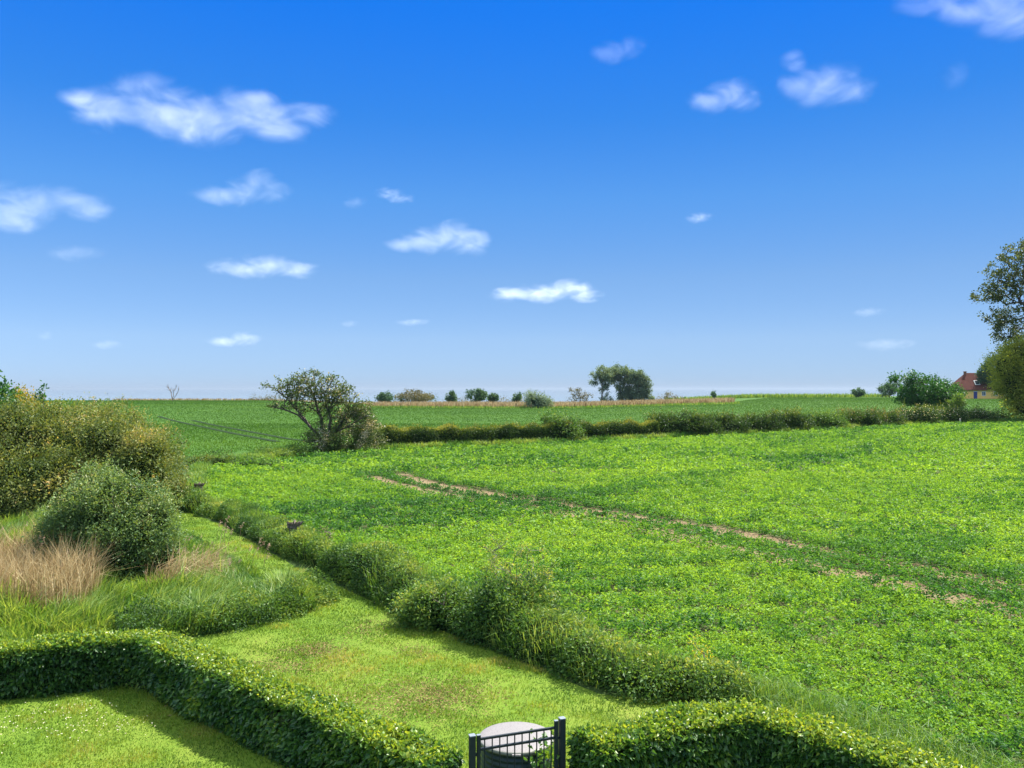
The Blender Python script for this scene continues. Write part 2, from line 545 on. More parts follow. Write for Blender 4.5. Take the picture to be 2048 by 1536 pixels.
def cereal():
    mb = MB()
    r = np.random.default_rng(12)
    for y0, y1, dens in ((56, 130, 18.0), (130, 300, 6.0)):
        n = int(1.36 * y1 * (y1 - y0) * dens)
        X, Y = r.uniform(-0.68 * y1, 0.68 * y1, n), r.uniform(y0, y1, n)
        hedge_y = np.interp(X, [-40, -22, -13.9, 14.9, 61, 110], [62, 62, 72.5, 90.5, 110, 120])
        P2 = np.stack([X, Y], 1)
        d = np.minimum(poly_dist(TRAM[0], X, Y), poly_dist(TRAM[1], X, Y))
        crest = np.interp(X, [-160, -80, -45, 55, 95, 160], [283, 280, 228, 228, 300, 320])
        ok = in_view(X, Y, 0.03) & (Y > hedge_y) & (d > 0.55) & (Y < crest) & ~((X > -24) & (X < -10) & (Y < 73))
        X, Y, P2 = X[ok], Y[ok], P2[ok]
        n = len(X)
        R2 = np.stack([X * 0.5 + Y * 0.2, Y - 0.4 * X], 1)
        t = 0.45 + 0.12 * nz(R2, 14, 13) + 0.06 * nz(P2, 5, 14) + r.normal(0, 0.06, n)
        t = t + 0.25 * ss(110, 75, Y)
        blades(mb, np.column_stack([X, Y, T(X, Y)]), r.uniform(0.10, 0.22, n), 0.03 + Y / 2600, r.normal(0, 0.7, (n, 3)) * (1, 1, 0), np.clip(t, 0, 1), r)
    tag(mb.build('cereal', M['cereal']), 'even green young cereal covering the far field up to the coast', 'cereal', kind='stuff')


cereal()


def lawn_grass():
    mb = MB()
    r = np.random.default_rng(13)
    for y0, y1, dens, s in ((8.5, 14, 1500, 1.0), (14, 20, 900, 1.25), (20, 40, 420, 1.7)):
        n = int(27 * (y1 - y0) * dens)
        X, Y = r.uniform(-20, 7, n), r.uniform(y0, y1, n)
        ok = (inside(LAWN, X, Y) | inside(YARD, X, Y)) & in_view(X, Y, 0.02)
        X, Y = X[ok], Y[ok]
        P2 = np.stack([X, Y], 1)
        worn = ss(0.5, 1.2, nz(P2, 1.3, 15) * 0.8 + nz(P2, 4, 16) * 0.35)
        ok = r.random(len(X)) > worn * 0.55
        X, Y, P2, worn = X[ok], Y[ok], P2[ok], worn[ok]
        n = len(X)
        R2 = np.stack([X * 0.66 + Y * 0.75, (X * -0.75 + Y * 0.66) * 0.35], 1)
        yellow = ss(-0.6, 0.9, nz(P2, 3.5, 17))
        t = 0.22 + 0.30 * yellow + 0.24 * nz(R2, 0.45, 18) + 0.14 * nz(P2, 0.3, 19) + 0.1 * nz(P2, 1.6, 20) + 0.14 * worn + r.normal(0, 0.12, n)
        h = r.uniform(0.03, 0.065, n) * np.maximum(0.3, 1 + 0.45 * nz(R2, 0.45, 18) + 0.3 * nz(P2, 0.3, 19)) * s ** 0.5
        blades(mb, np.column_stack([X, Y, np.full(n, 0.02)]), h, 0.010 * s, r.normal(0, 0.6, (n, 3)) * (1, 1, 0), np.clip(t, 0, 1), r)
    tag(mb.build('lawn_grass', M['lawn_blade']), 'short mown yellowish green grass of the lawn and path', 'grass', kind='stuff')
    # scattered grass clippings drying in heaps
    mb = MB()
    for (px, py, n, sx_, sy_) in ((700, 1420, 900, 1.2, .5), (560, 1340, 400, .6, .3), (630, 1305, 420, .35, .25), (880, 1395, 700, .55, .45), (740, 1260, 160, .3, .5), (830, 1305, 110, .25, .25), (640, 1300, 120, .8, .6), (800, 1390, 300, .9, .6)):
        n *= 2
        c = G(px, py)
        P = c + r.normal(0, 1, (n, 3)) * (sx_, sy_, 0)
        P[:, 2] = 0.04 + r.uniform(0, 0.04, n)
        D = r.normal(size=(n, 3)) * (1, 1, 0.25)
        leaves(mb, P, D, r.uniform(.03, .08, n), .014, r.random(n) * 0.55, r)
    tag(mb.build('clippings', M['reed']), 'dry tan grass clippings strewn on the lawn', 'clippings', kind='stuff')
    mb = MB()
    n = 260
    c = np.array([G(170, 1435), G(300, 1420), G(60, 1460), G(120, 1400)])[r.integers(0, 4, n)] if False else np.array([(-8.3, 13.4, 0), (-7.6, 14.0, 0), (-7.0, 13.3, 0), (-8.6, 12.6, 0)])[r.integers(0, 4, n)]
    P = c + r.normal(0, 0.5, (n, 3)) * (1.2, .6, 0)
    P = P[inside(YARD, P[:, 0], P[:, 1])]
    P[:, 2] = 0.07
    for k in range(3):
        leaves(mb, P, r.normal(size=(len(P), 3)) * (1, 1, 0.2), 0.018, 0.014, r.random(len(P)), r, 0)
    tag(mb.build('daisies', M['flower']), 'tiny white daisies dotting the yard lawn', 'daisies', kind='stuff')


lawn_grass()

# ------------------------------------------------------------------ hedges
def path_frame(pts, step=0.1, smooth=5):
    pts = np.asarray(pts, float)[:, :2]
    seg = np.linalg.norm(np.diff(pts, axis=0), axis=1)
    s = np.concatenate([[0], np.cumsum(seg)])
    t = np.arange(0, s[-1] + 1e-6, step)
    c = np.stack([np.interp(t, s, pts[:, k]) for k in (0, 1)], 1)
    if smooth:
        pad = np.concatenate([np.repeat(c[:1], smooth, 0), c, np.repeat(c[-1:], smooth, 0)])
        ker = np.ones(2 * smooth + 1) / (2 * smooth + 1)
        c = np.stack([np.convolve(pad[:, k], ker, 'valid') for k in (0, 1)], 1)
    d = unit(np.gradient(c, axis=0))
    return t, c, d


def profile(theta, w, h, p):
    c, s = np.cos(theta), np.sin(theta)
    return np.sign(c) * np.abs(c) ** (2 / p) * w / 2, np.abs(s) ** (2 / p) * h


def hedge_points(r, pts, n, w, h, p, depth, amp, nscale, seed, step=0.1):
    """points in the outer layer of a hedge along pts; w,h are numbers or functions of s in 0..1"""
    t, c, d = path_frame(pts, step)
    q = np.linspace(-1, 1, 801)
    th = math.pi / 2 * (1 + np.sign(q) * (1 - (1 - np.abs(q)) ** 6))
    s01 = r.random(n)
    W = w(s01) if callable(w) else np.full(n, w)
    Hh = h(s01) if callable(h) else np.full(n, h)
    a, b_ = profile(th, 1.0, 1.0, p)
    mw, mh = np.mean(W), np.mean(Hh)
    L = np.concatenate([[0], np.cumsum(np.hypot(np.diff(a * mw), np.diff(b_ * mh)))])
    u = r.random(n) * L[-1]
    e = 0.02 * L[-1]
    ip = lambda uu: (np.interp(uu, L, a) * W, np.interp(uu, L, b_) * Hh)
    x, z = ip(u)
    x0, z0 = ip(np.maximum(u - e, 0))
    x1, z1 = ip(np.minimum(u + e, L[-1]))
    tx, tz = x1 - x0, z1 - z0
    nl = np.maximum(np.hypot(tx, tz), 1e-9)
    nx_, nz_ = tz / nl, -tx / nl
    sg = np.where(nx_ * x + nz_ * (z - Hh * 0.4) >= 0, 1, -1)
    nx_, nz_ = nx_ * sg, nz_ * sg
    ci = s01 * (len(c) - 1)
    cx = np.stack([np.interp(ci, np.arange(len(c)), c[:, k]) for k in (0, 1)], 1)
    dd = unit(np.stack([np.interp(ci, np.arange(len(c)), d[:, k]) for k in (0, 1)], 1))
    side = np.stack([-dd[:, 1], dd[:, 0]], 1)
    P = np.column_stack([cx + side * x[:, None], z])
    N = np.column_stack([side * nx_[:, None], nz_])
    bump = amp * nz(P, nscale, seed)
    P = P + N * (bump - depth * r.random(n) ** 1.6)[:, None]
    P[:, 2] = np.maximum(P[:, 2], 0.02) + T(P[:, 0], P[:, 1])
    return P, N, s01, z / Hh


def hedge_core(pts, w, h, p, k=0.72, step=0.5, jag=0.06, seed=0, trim=0.1):  # solid dark filler lofted inside the hedge leaves, blocks see-through
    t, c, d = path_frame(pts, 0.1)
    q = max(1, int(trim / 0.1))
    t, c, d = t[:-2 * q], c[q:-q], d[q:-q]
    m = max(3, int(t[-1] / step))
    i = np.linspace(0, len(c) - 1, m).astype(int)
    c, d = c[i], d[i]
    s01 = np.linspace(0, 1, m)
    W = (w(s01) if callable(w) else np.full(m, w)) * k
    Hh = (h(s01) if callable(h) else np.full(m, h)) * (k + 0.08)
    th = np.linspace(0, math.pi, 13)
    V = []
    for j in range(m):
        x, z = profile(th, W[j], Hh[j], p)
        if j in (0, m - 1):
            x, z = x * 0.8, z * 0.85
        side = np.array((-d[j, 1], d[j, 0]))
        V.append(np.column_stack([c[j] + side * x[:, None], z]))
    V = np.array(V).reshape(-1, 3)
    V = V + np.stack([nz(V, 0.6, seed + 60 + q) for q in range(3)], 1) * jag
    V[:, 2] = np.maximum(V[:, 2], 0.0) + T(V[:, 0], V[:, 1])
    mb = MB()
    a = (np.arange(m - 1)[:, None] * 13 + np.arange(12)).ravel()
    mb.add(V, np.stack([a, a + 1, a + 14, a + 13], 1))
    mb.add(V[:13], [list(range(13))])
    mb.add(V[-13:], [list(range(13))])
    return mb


def beech_hedge(name, label, pts, w, h, n, seed):
    r = np.random.default_rng(seed)
    base = np.array((*np.mean(np.asarray(pts), 0), 0))
    root = empty(name, base, label, 'hedge')
    mb = MB()
    P, N, s, zz = hedge_points(r, pts, n, w, h, 7, 0.16, 0.055, 0.40, seed)
    D = N * 0.55 + r.normal(size=P.shape) * 0.65 + (0, 0, -0.25)
    D[zz > 0.93] += (0, 0, 0.45)
    sc = r.uniform(0.5, 1.35, n)
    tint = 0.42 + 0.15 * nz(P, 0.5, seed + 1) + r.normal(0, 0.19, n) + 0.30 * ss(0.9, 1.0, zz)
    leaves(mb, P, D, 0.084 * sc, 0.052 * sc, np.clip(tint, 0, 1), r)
    # the two ends
    _t, c_, d_ = path_frame(pts, 0.1)
    m_ = 2600
    for e, sg in ((0, -1), (-1, 1)):
        ax_ = np.array((*d_[e], 0)) * sg
        sd_ = np.array((-d_[e][1], d_[e][0], 0))
        Q = np.array((*c_[e], 0)) + sd_ * r.uniform(-.5, .5, (m_, 1)) * w + ax_ * r.uniform(-.22, .06, (m_, 1)) + np.array((0, 0, 1)) * r.uniform(0.02, 1, (m_, 1)) * h
        leaves(mb, Q, ax_ * 0.5 + r.normal(size=Q.shape) * 0.65 - (0, 0, .25), 0.08, 0.05, np.clip(0.42 + 0.13 * nz(Q, .7, seed + 1) + r.normal(0, .14, m_), 0, 1), r)
    # young shoots standing above the clipped top
    k = n // 32
    P, N, s, zz = hedge_points(r, pts, k * 3, w, h, 7, 0.02, 0.035, 0.45, seed)
    P = P[zz > 0.94]
    for lv in range(4):
        Q = P + r.normal(0, 0.015, P.shape) + (0, 0, 0.03 * lv)
        leaves(mb, Q, r.normal(size=P.shape) + (0, 0, 0.7), 0.065, 0.040, np.clip(0.85 + r.normal(0, 0.12, len(P)), 0, 1), r)
    mb.build('foliage', M['beech'], root, loc=base)
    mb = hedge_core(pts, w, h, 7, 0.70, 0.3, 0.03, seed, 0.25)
    mb.build('dark_core', M['solid_core'], root, loc=base)
    return root


W0 = 0.62
beech_hedge('beech_hedge', 'clipped beech hedge bending sharply around the yard lawn up to the gate',
            [(-13.5, 13.75), (-9.05, 14.78), (-7.05, 15.45), (-6.6, 15.25), (-0.75, 10.18)], W0, 0.90, 78000, 21)
beech_hedge('beech_hedge', 'shorter clipped beech hedge starting beside the gate and curving toward the crop field',
            [(0.84, 10.68), (3.1, 11.75), (3.6, 11.65), (6.2, 8.6)], 0.70, 0.92, 46000, 22)

# the overgrown hedge between mown path and crop
BC = [(x + 0.62, y + 0.52) for x, y in BASE[:-1]] + [(3.9, 14.6), (4.6, 13.9)]


def wild_hedge():
    r = np.random.default_rng(23)
    base = np.array((-3.5, 21.5, 0))
    root = empty('wild_hedge', base, 'overgrown hedge of nettles, ivy and grass between mown path and crop field', 'hedge')
    hf = lambda s: 0.66 + 0.20 * np.sin(s * 23) * np.sin(s * 9 + 1) + 0.36 * ss(0.52, 0.64, s) - 0.40 * ss(0.82, 0.9, s) - 0.45 * ss(0.96, 1.0, s)
    wf = lambda s: (1.3 + 0.25 * np.sin(s * 17 + 1) + 0.25 * ss(0.5, 0.75, s)) * (1 - 0.6 * ss(0.96, 1, s))
    mb = MB()
    n = 85000
    P, N, s, zz = hedge_points(r, BC, n, wf, hf, 2.6, 0.25, 0.16, 0.7, 24)
    kind = ss(0.2, 0.5, nz(P[:, :2], 2.4, 25))
    D = N * 0.6 + r.normal(size=P.shape) * 0.7 + (0, 0, 0.1)
    sc = r.uniform(0.6, 1.3, n) * (0.8 + 0.3 * s * 0 + 0.2 * kind)
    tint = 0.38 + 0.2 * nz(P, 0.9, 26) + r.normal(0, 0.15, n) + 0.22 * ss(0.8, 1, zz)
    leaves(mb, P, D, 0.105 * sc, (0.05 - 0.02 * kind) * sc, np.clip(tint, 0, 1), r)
    mb.build('foliage', M['wild'], root, loc=base)
    mb = MB()
    n = 15000
    P, N, s, zz = hedge_points(r, BC, n, wf, lambda q: hf(q) * 0.9, 2.4, 0.3, 0.12, 0.9, 24)
    ok = nz(P[:, :2], 1.8, 27) + 1.2 * (s > 0.78) + 1.0 * (s < 0.35) > 0.35
    P, N = P[ok], N[ok]
    n = len(P)
    lean = N * 0.5 + r.normal(0, 0.3, (n, 3))
    lean[:, 2] = 0
    blades(mb, P - (0, 0, 0.1), r.uniform(0.18, 0.42, n), 0.014, lean, np.clip(0.5 + 0.3 * nz(P, 0.9, 28) + r.normal(0, 0.18, n), 0, 1), r)
    mb.build('grass_tufts', M['grass'], root, loc=base)
    hedge_core(BC, wf, hf, 2.4, 0.72, 0.4, 0.07, 29).build('dark_core', M['solid_core'], root, loc=base)


wild_hedge()

# ------------------------------------------------------------------ trees and shrubs
def lobes_points(r, lobes, n, shell=0.5):
    lb = np.asarray(lobes, float)
    vol = lb[:, 3] * lb[:, 4] * lb[:, 5]
    vol = vol ** 0.75
    k = r.choice(len(lb), n, p=vol / vol.sum())
    d = unit(r.normal(size=(n, 3)))
    rad = r.random(n) ** (shell / 3 * 1.0)
    P = lb[k, :3] + d * rad[:, None] * lb[k, 3:6]
    return P, d


def skeleton(r, trunk, targets, step=0.5, wob=0.08, lift=0.15, pw=0.12):
    """joins every target to the nearest limb already there"""
    limbs = trunk if isinstance(trunk[0], list) else [trunk]
    limbs = [np.asarray(q, float) for q in limbs]
    trunk = limbs[0]
    pos = [trunk[0]]
    par = [-1]
    plen = [0.0]
    for k_, (a, b_) in [(k_, ab) for lm in limbs for k_, ab in enumerate(zip(lm[:-1], lm[1:]))]:
        if k_ == 0:
            j0 = int(np.argmin(np.linalg.norm(np.array(pos) - a, axis=1)))
        m = max(1, int(np.linalg.norm(b_ - a) / step))
        for i in range(1, m + 1):
            q = a + (b_ - a) * i / m + r.normal(0, wob * step * 0.4, 3)
            par.append(j0 if (k_ == 0 and i == 1) else len(pos) - 1)
            plen.append(plen[par[-1]] + step)
            pos.append(q)
    ntrunk = len(pos)
    cen = trunk[-1]
    tg = sorted(targets, key=lambda q: np.linalg.norm(q - cen))
    for q in tg:
        A = np.array(pos)
        dv = q - A
        dist = np.linalg.norm(dv, axis=1)
        cost = dist + pw * np.array(plen) + 0.8 * np.maximum(0, -dv[:, 2])
        if pw < 0.3:
            cost[:max(1, ntrunk // 4)] += 3
        i = int(np.argmin(cost))
        m = max(1, int(dist[i] / step))
        p0 = A[i]
        for k in range(1, m + 1):
            t = k / m
            w = p0 + (q - p0) * t
            w = w + np.array((0, 0, -lift * dist[i] * t * (1 - t)))
            if k < m:
                w = w + r.normal(0, wob * step, 3)
            par.append(i if k == 1 else len(pos) - 1)
            plen.append(plen[par[-1]] + dist[i] / m)
            pos.append(w)
    pos = np.array(pos)
    par = np.array(par)
    return pos, par, ntrunk


def limb_mesh(mb, pos, par, r_base, tip=0.012, expo=2.3, sub=None):
    n = len(pos)
    acc = np.zeros(n)
    kids = np.zeros(n, int)
    for i in range(n - 1, -1, -1):
        if kids[i] == 0:
            acc[i] = 1
        if par[i] >= 0:
            acc[par[i]] += acc[i]
            kids[par[i]] += 1
    rad = acc ** (1 / expo)
    rad = tip + (rad - 1) / max(rad[0] - 1, 1e-6) * (r_base - tip)
    i = np.arange(1, n)
    tubes(mb, pos[par[i]], pos[i], np.minimum(rad[par[i]], rad[i] * 1.35), rad[i], 5)


def tree(name, label, cat, base, trunk, lobes, ntar, nleaf, L, W, mat, bark='bark', r_base=0.15, sig=0.35, shell=0.6, group=None,
         step=0.5, seed=1, tint=0.45, tvar=0.16, flower=None, tip=0.012, lift=0.15, trunk_name='trunk', extra=0, wob=0.1, upw=0.3, tops=0.0, pw=0.12):
    """trunk and lobes are relative to the base"""
    r = np.random.default_rng(seed)
    base = np.asarray(base, float)
    root = empty(name, base, label, cat, group)
    tg, _ = lobes_points(r, lobes, ntar, shell)
    tg = tg[tg[:, 2] > 0.15]
    pos, par, nt_ = skeleton(r, trunk, tg, step, wob, lift, pw)
    mb = MB()
    limb_mesh(mb, pos, par, r_base, tip)
    mb.build(trunk_name, M[bark], root)
    if nleaf:
        k = max(1, nleaf // len(tg))
        P = np.repeat(tg, k, 0)
        P = P + r.normal(0, 1, P.shape) * np.asarray(sig)
        ct = np.repeat(r.normal(0, tvar * 0.8, len(tg)), k)
        if extra:
            Q, _ = lobes_points(r, lobes, extra, 0.8)
            P = np.concatenate([P, Q])
            ct = np.concatenate([ct, nz(Q, 1.0, seed) * tvar * 0.7])
        ok = P[:, 2] > 0.03
        P, ct = P[ok], ct[ok]
        n = len(P)
        cen = np.asarray(lobes)[:, :3].mean(0)
        D = unit(P - cen) * 0.5 + r.normal(size=P.shape) * 0.7 + (0, 0, upw)
        s = r.uniform(0.6, 1.3, n)
        zz = (P[:, 2] - P[:, 2].min()) / np.ptp(P[:, 2])
        mb = MB()
        leaves(mb, P, D, L * s, W * s, np.clip(tint + ct + r.normal(0, tvar * 0.7, n) + tops * ss(0.6, 1, zz), 0, 1), r)
        mb.build('crown' if cat == 'tree' else 'foliage', M[mat], root)
    if flower:
        m_, nf_, sz = flower
        mb = MB()
        k = r.integers(0, len(P), nf_)
        Q = P[k] + D[k] * L * 0.6
        leaves(mb, Q, r.normal(size=Q.shape), sz, sz * 0.8, r.random(nf_), r)
        tag(mb.build('blossom', M[m_], root), kind='stuff')
    return root


def bush(name, label, base, lobes, nleaf, L, W, mat, seed, cat='shrub', ntar=40, r_base=0.06, shell=0.5, group=None, tint=0.45, tvar=0.16, flower=None, core=True, upw=0.35, tops=0.0, shoots=0, bark='bark', nscale=0.9, lumps=6):
    """a dense shrub: leaves packed in the outer layer of its lobes, a solid dark core added inside, stems from the ground"""
    r = np.random.default_rng(seed)
    base = np.asarray(base, float)
    root = empty(name, base, label, cat, group)
    main = np.asarray(lobes, float)
    sub = []
    for q in main:
        for _ in range(lumps):
            d_ = unit(r.normal(size=3) + (0, -0.3, 0.35))
            sub.append(np.concatenate([q[:3] + d_ * q[3:6] * 0.86, q[3:6] * r.uniform(0.2, 0.42)]))
    lb = main
    lobes = np.concatenate([main, np.array(sub)]) if lumps else main
    cl = 22
    P, d = lobes_points(r, lobes, nleaf // cl, shell)
    P = P + d * (nz(P, nscale, seed) * 0.16 * lb[:, 3:6].mean())[:, None] + r.normal(0, 0.03 * lb[:, 3:6].mean(), P.shape)
    P, d = np.repeat(P, cl, 0), np.repeat(d, cl, 0)
    P = P + r.normal(0, 1, P.shape) * (1.15 * L + 0.02 * lb[:, 3:6].mean())
    ok = P[:, 2] > 0.02
    # drop leaves deep inside another lobe
    for q in lb:
        e = (((P - q[:3]) / q[3:6]) ** 2).sum(1)
        ok &= ~(e < 0.25)
    P, d = P[ok], d[ok]
    zz = P[:, 2] / P[:, 2].max()
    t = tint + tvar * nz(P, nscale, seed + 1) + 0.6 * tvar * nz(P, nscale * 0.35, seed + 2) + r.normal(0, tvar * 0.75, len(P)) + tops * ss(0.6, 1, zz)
    D = d * 0.6 + r.normal(size=P.shape) * 0.6 + (0, 0, upw)
    s = r.uniform(0.6, 1.3, len(P))
    mb = MB()
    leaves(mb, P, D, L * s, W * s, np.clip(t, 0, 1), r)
    if shoots:
        i = np.nonzero(zz > 0.55)[0]
        i = i[r.integers(0, len(i), shoots)]
        for j in range(9):
            Q = P[i] + unit(d[i] * 0.5 + (0, 0, 0.9)) * (0.45 * L * j) + r.normal(0, 0.2 * L, (shoots, 3))
            leaves(mb, Q, r.normal(size=Q.shape) + (0, 0, 0.8), L * 0.9, W * 0.9, np.clip(tint + 0.25 + r.normal(0, 0.15, shoots), 0, 1), r)
    mb.build('foliage', M[mat], root)
    tg, _ = lobes_points(r, main, ntar, 1.2)
    tg = tg[tg[:, 2] > 0.1]
    pos, par, _n = skeleton(r, [(0, 0, -0.05), (0, 0, 0.15 * P[:, 2].max())], tg, 0.4, 0.1, 0.1)
    mb = MB()
    limb_mesh(mb, pos, par, r_base, 0.01)
    mb.build('stems', M[bark], root)
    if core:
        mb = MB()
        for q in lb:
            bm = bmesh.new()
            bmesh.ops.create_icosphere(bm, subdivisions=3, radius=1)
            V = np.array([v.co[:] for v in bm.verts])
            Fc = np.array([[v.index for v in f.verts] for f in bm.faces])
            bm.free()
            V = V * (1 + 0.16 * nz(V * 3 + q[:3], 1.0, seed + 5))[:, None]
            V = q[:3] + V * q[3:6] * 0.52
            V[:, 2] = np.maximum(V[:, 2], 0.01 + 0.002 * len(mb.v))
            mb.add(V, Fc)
        mb.build('dark_core', M['solid_core'], root)
    if flower:
        m_, nf_, sz = flower
        mb = MB()
        i = np.nonzero(zz > 0.35)[0]
        i = i[r.integers(0, len(i), nf_)]
        leaves(mb, P[i] + d[i] * L * 0.7, r.normal(size=(nf_, 3)) + (0, 0, 0.5), sz, sz * 0.8, r.random(nf_), r)
        tag(mb.build('flowers', M[m_], root), kind='stuff')
    return root


# --- left: two willows
bush('willow_bush', 'broad olive and rust tinged willow bush, taller of the two beside the path', at(130, 37),
     [(-3.5, 0, 1.8, 4.2, 3.2, 2.4), (0.5, 0.3, 2.3, 3.6, 3.0, 2.3), (3.2, -0.2, 1.8, 2.3, 2.2, 2.1), (-0.6, -2.0, 1.5, 3.2, 2.2, 2.0), (-6.5, 0.5, 1.6, 3, 3, 2.4), (2.4, -.6, 3.3, 1.2, 1.1, .9), (-1.5, -1.0, 3.9, 1.4, 1.2, .8), (-4.5, -1, 3.6, 1.5, 1.2, .8), (4.0, -.6, 2.8, 1.2, 1, .9)],
     170000, 0.135, 0.052, 'willow', 31, ntar=60, r_base=0.14, tint=0.40, tvar=0.2, shoots=200, nscale=1.3, shell=0.8)
bush('willow_bush', 'smaller fresh green willow bush in front, rising from the dry reeds', at(222, 23.2),
     [(-0.1, 0, 1.7, 1.55, 1.3, 1.35), (0.75, -0.2, 1.2, 1.15, 1.1, 1.1), (-0.9, -0.1, 1.25, 1.05, 1.0, 1.05), (0.1, -0.4, 0.9, 1.0, 0.9, 0.8), (-1.35, 0, 1.45, .7, .7, .8), (1.35, -.1, 1.85, .6, .6, .6), (-.35, 0, 2.75, .65, .6, .5), (.75, 0, 2.45, .55, .5, .5), (1.5, 0, .8, .6, .6, .6)],
     60000, 0.090, 0.036, 'willow_green', 32, ntar=40, r_base=0.07, tint=0.47, tvar=0.19, shoots=220, nscale=0.6, lumps=8)
tree('dark_tree', 'dark leaved tree cut off at the left border behind the olive willow', 'tree', at(-45, 44), [(0, 0, 0), (0, 0, 2.5), (0.2, 0, 4.6)],
     [(0, 0, 4.4, 1.9, 1.6, 2.0), (0.9, -0.3, 3.4, 1.2, 1.2, 1.4)], 90, 4500, 0.24, 0.12, 'tree_green', r_base=0.14, sig=0.28, seed=33, tint=0.4)
bush('gorse_bush', 'yellow and orange topped bush behind the olive willow by the left border', at(45, 52),
     [(0, 0, 3.2, 2.2, 1.8, 2.0), (2.0, 0, 2.6, 1.8, 1.5, 1.6), (-1.5, 0, 2.6, 1.8, 1.5, 2.0)], 16000, 0.16, 0.08, 'gorse', 34, ntar=20, tint=0.5)
bush('shrub', 'plain green shrub just behind the rounded top of the olive willow', at(150, 48),
     [(0, 0, 2.9, 2.2, 1.5, 1.6), (2.6, 0, 2.6, 1.6, 1.3, 1.5), (-1.6, 0, 2.4, 1.6, 1.3, 1.6)], 14000, 0.17, 0.08, 'wild', 35, ntar=20, tint=0.55)
tree('sapling', 'thin leafy sapling tip poking above the willow against the sea', 'tree', at(88, 43), [(0, 0, 0), (0.05, 0, 3.2), (-0.05, 0, 5.3)],
     [(-0.1, 0, 5.25, 0.22, 0.2, 0.5)], 10, 130, 0.16, 0.1, 'tree_green', r_base=0.035, sig=0.1, seed=36, tip=0.012)

# --- hawthorn standing where field hedge begins
hb = at(655, 69.5)
lim = [(-2.0, 0, 2.0), (-0.3, 0.2, 2.4), (1.4, -0.2, 1.9), (2.6, 0, 1.0)]
tree('hawthorn_tree', 'windswept hawthorn with many bare leaning limbs at the end of field hedge', 'tree', hb,
     [[(0, 0, -0.1), (-0.1, 0, 0.6), (-0.7, 0, 1.5), (-1.7, 0, 2.6), (-3.4, 0.2, 4.7), (-4.6, 0, 5.6)],
      [(-0.1, 0, 0.6), (-0.6, 0.3, 3.0), (-1.5, 0.4, 5.5), (-1.9, 0.3, 6.5)], [(-0.1, 0, 0.6), (0.3, -0.3, 3.0), (-0.2, -0.4, 5.1), (0.4, -0.3, 6.2)],
      [(-0.1, 0, 0.6), (0.7, 0.2, 1.9), (1.5, 0.3, 3.4), (2.4, 0.3, 5.0)], [(-1.7, 0, 2.6), (-2.4, -0.2, 3.3), (-3.6, -0.4, 3.8), (-4.8, -0.4, 4.1)],
      [(0.7, 0.2, 1.9), (2.0, -0.2, 2.5), (3.6, -0.2, 3.4)]],
     [(-4.4, 0, 5.7, 1.1, 0.9, 0.45), (-3.1, 0, 5.9, 1.2, 1.1, 0.9), (-1.6, 0.2, 6.1, 1.5, 1.3, 1.05), (0.3, 0, 5.7, 1.5, 1.3, 1.0), (1.7, 0, 4.9, 1.1, 1.2, 0.9),
      (2.9, 0, 3.9, 1.1, 1.0, 0.8), (-4.0, 0, 4.1, 1.1, 0.9, 0.35), (3.2, 0.1, 2.8, 1.0, 0.9, 0.8), (-0.5, -0.4, 1.5, 1.3, 1.0, 0.8), (-2.6, 0, 5.0, 1.4, 1.2, 0.7), (0.4, 0, 4.9, 1.5, 1.2, 0.6), (-1.0, 0, 4.2, 2.2, 1.2, 1.0), (1.2, 0, 3.8, 1.4, 1.2, 0.9), (0.2, 0, 2.6, 1.4, 1.0, 0.7)],
     560, 8800, 0.19, 0.10, 'thorn', r_base=0.24, sig=0.15, shell=1.0, seed=41, tint=0.45, tvar=0.22, tip=0.022, lift=0.12, step=0.45, wob=0.16, pw=0.5)
bush('hawthorn_shrub', 'whitish flowering hawthorn shrub leaning on the windswept hawthorn, on its field hedge side', at(712, 70.5),
     [(0.2, 0, 2.6, 1.7, 1.2, 1.4), (1.0, 0, 1.5, 1.3, 1.2, 1.3), (-0.8, 0, 1.3, 1.3, 1.1, 1.1)], 9500, 0.17, 0.09, 'thorn', 42, ntar=40, tint=0.56, tvar=0.27, shell=0.9, core=False)
bush('hawthorn_shrub', 'low whitish hawthorn growth around the foot of the windswept hawthorn', at(640, 68.6),
     [(0, 0, 1.3, 1.2, 1.0, 1.1), (0.9, 0.2, 1.0, 1.0, 1.0, 1.0)], 4200, 0.16, 0.08, 'thorn', 43, ntar=22, tint=0.45, tvar=0.22, shell=0.9, core=False)

for (px, py, lab, lobes, mat, tn, sd) in ((597, 914, 'dark tussock close to the foot of the windswept hawthorn', [(0, 0, .35, .9, .7, .6)], 'wild', .3, 44), (540, 918, 'low weedy shrub in the ditch between hawthorn and willow', [(0, 0, .3, 1.0, .7, .55), (1.1, 0, .2, .8, .6, .4)], 'wild', .5, 45),
                                      (432, 936, 'yellowish weedy shrub in the ditch beside the olive willow', [(0, 0, .4, 1.4, .8, .6), (-1.3, 0, .3, 1, .8, .5)], 'hedge_far', .6, 46), (487, 936, 'dark creeping shrub along the crop corner of the ditch', [(0, 0, .2, 1.3, .6, .35), (1.4, 0, .2, 1.1, .6, .3)], 'wild', .36, 47)):
    bush('weed_shrub', lab, G(px, py), lobes, 2600, 0.14, 0.06, mat, sd, group='weedy shrubs along the ditch', tint=tn, ntar=10, r_base=0.02, nscale=0.5)

# --- the field hedge and its shrubs
def hd(px):
    return float(1 / np.interp(px, [600, 700, 1300, 1960, 2100], [1 / 69, 1 / 71.5, 1 / 89.5, 1 / 108.5, 1 / 112.5]))


def hpt(px, off=0.0):
    return at(px, hd(px) + off)


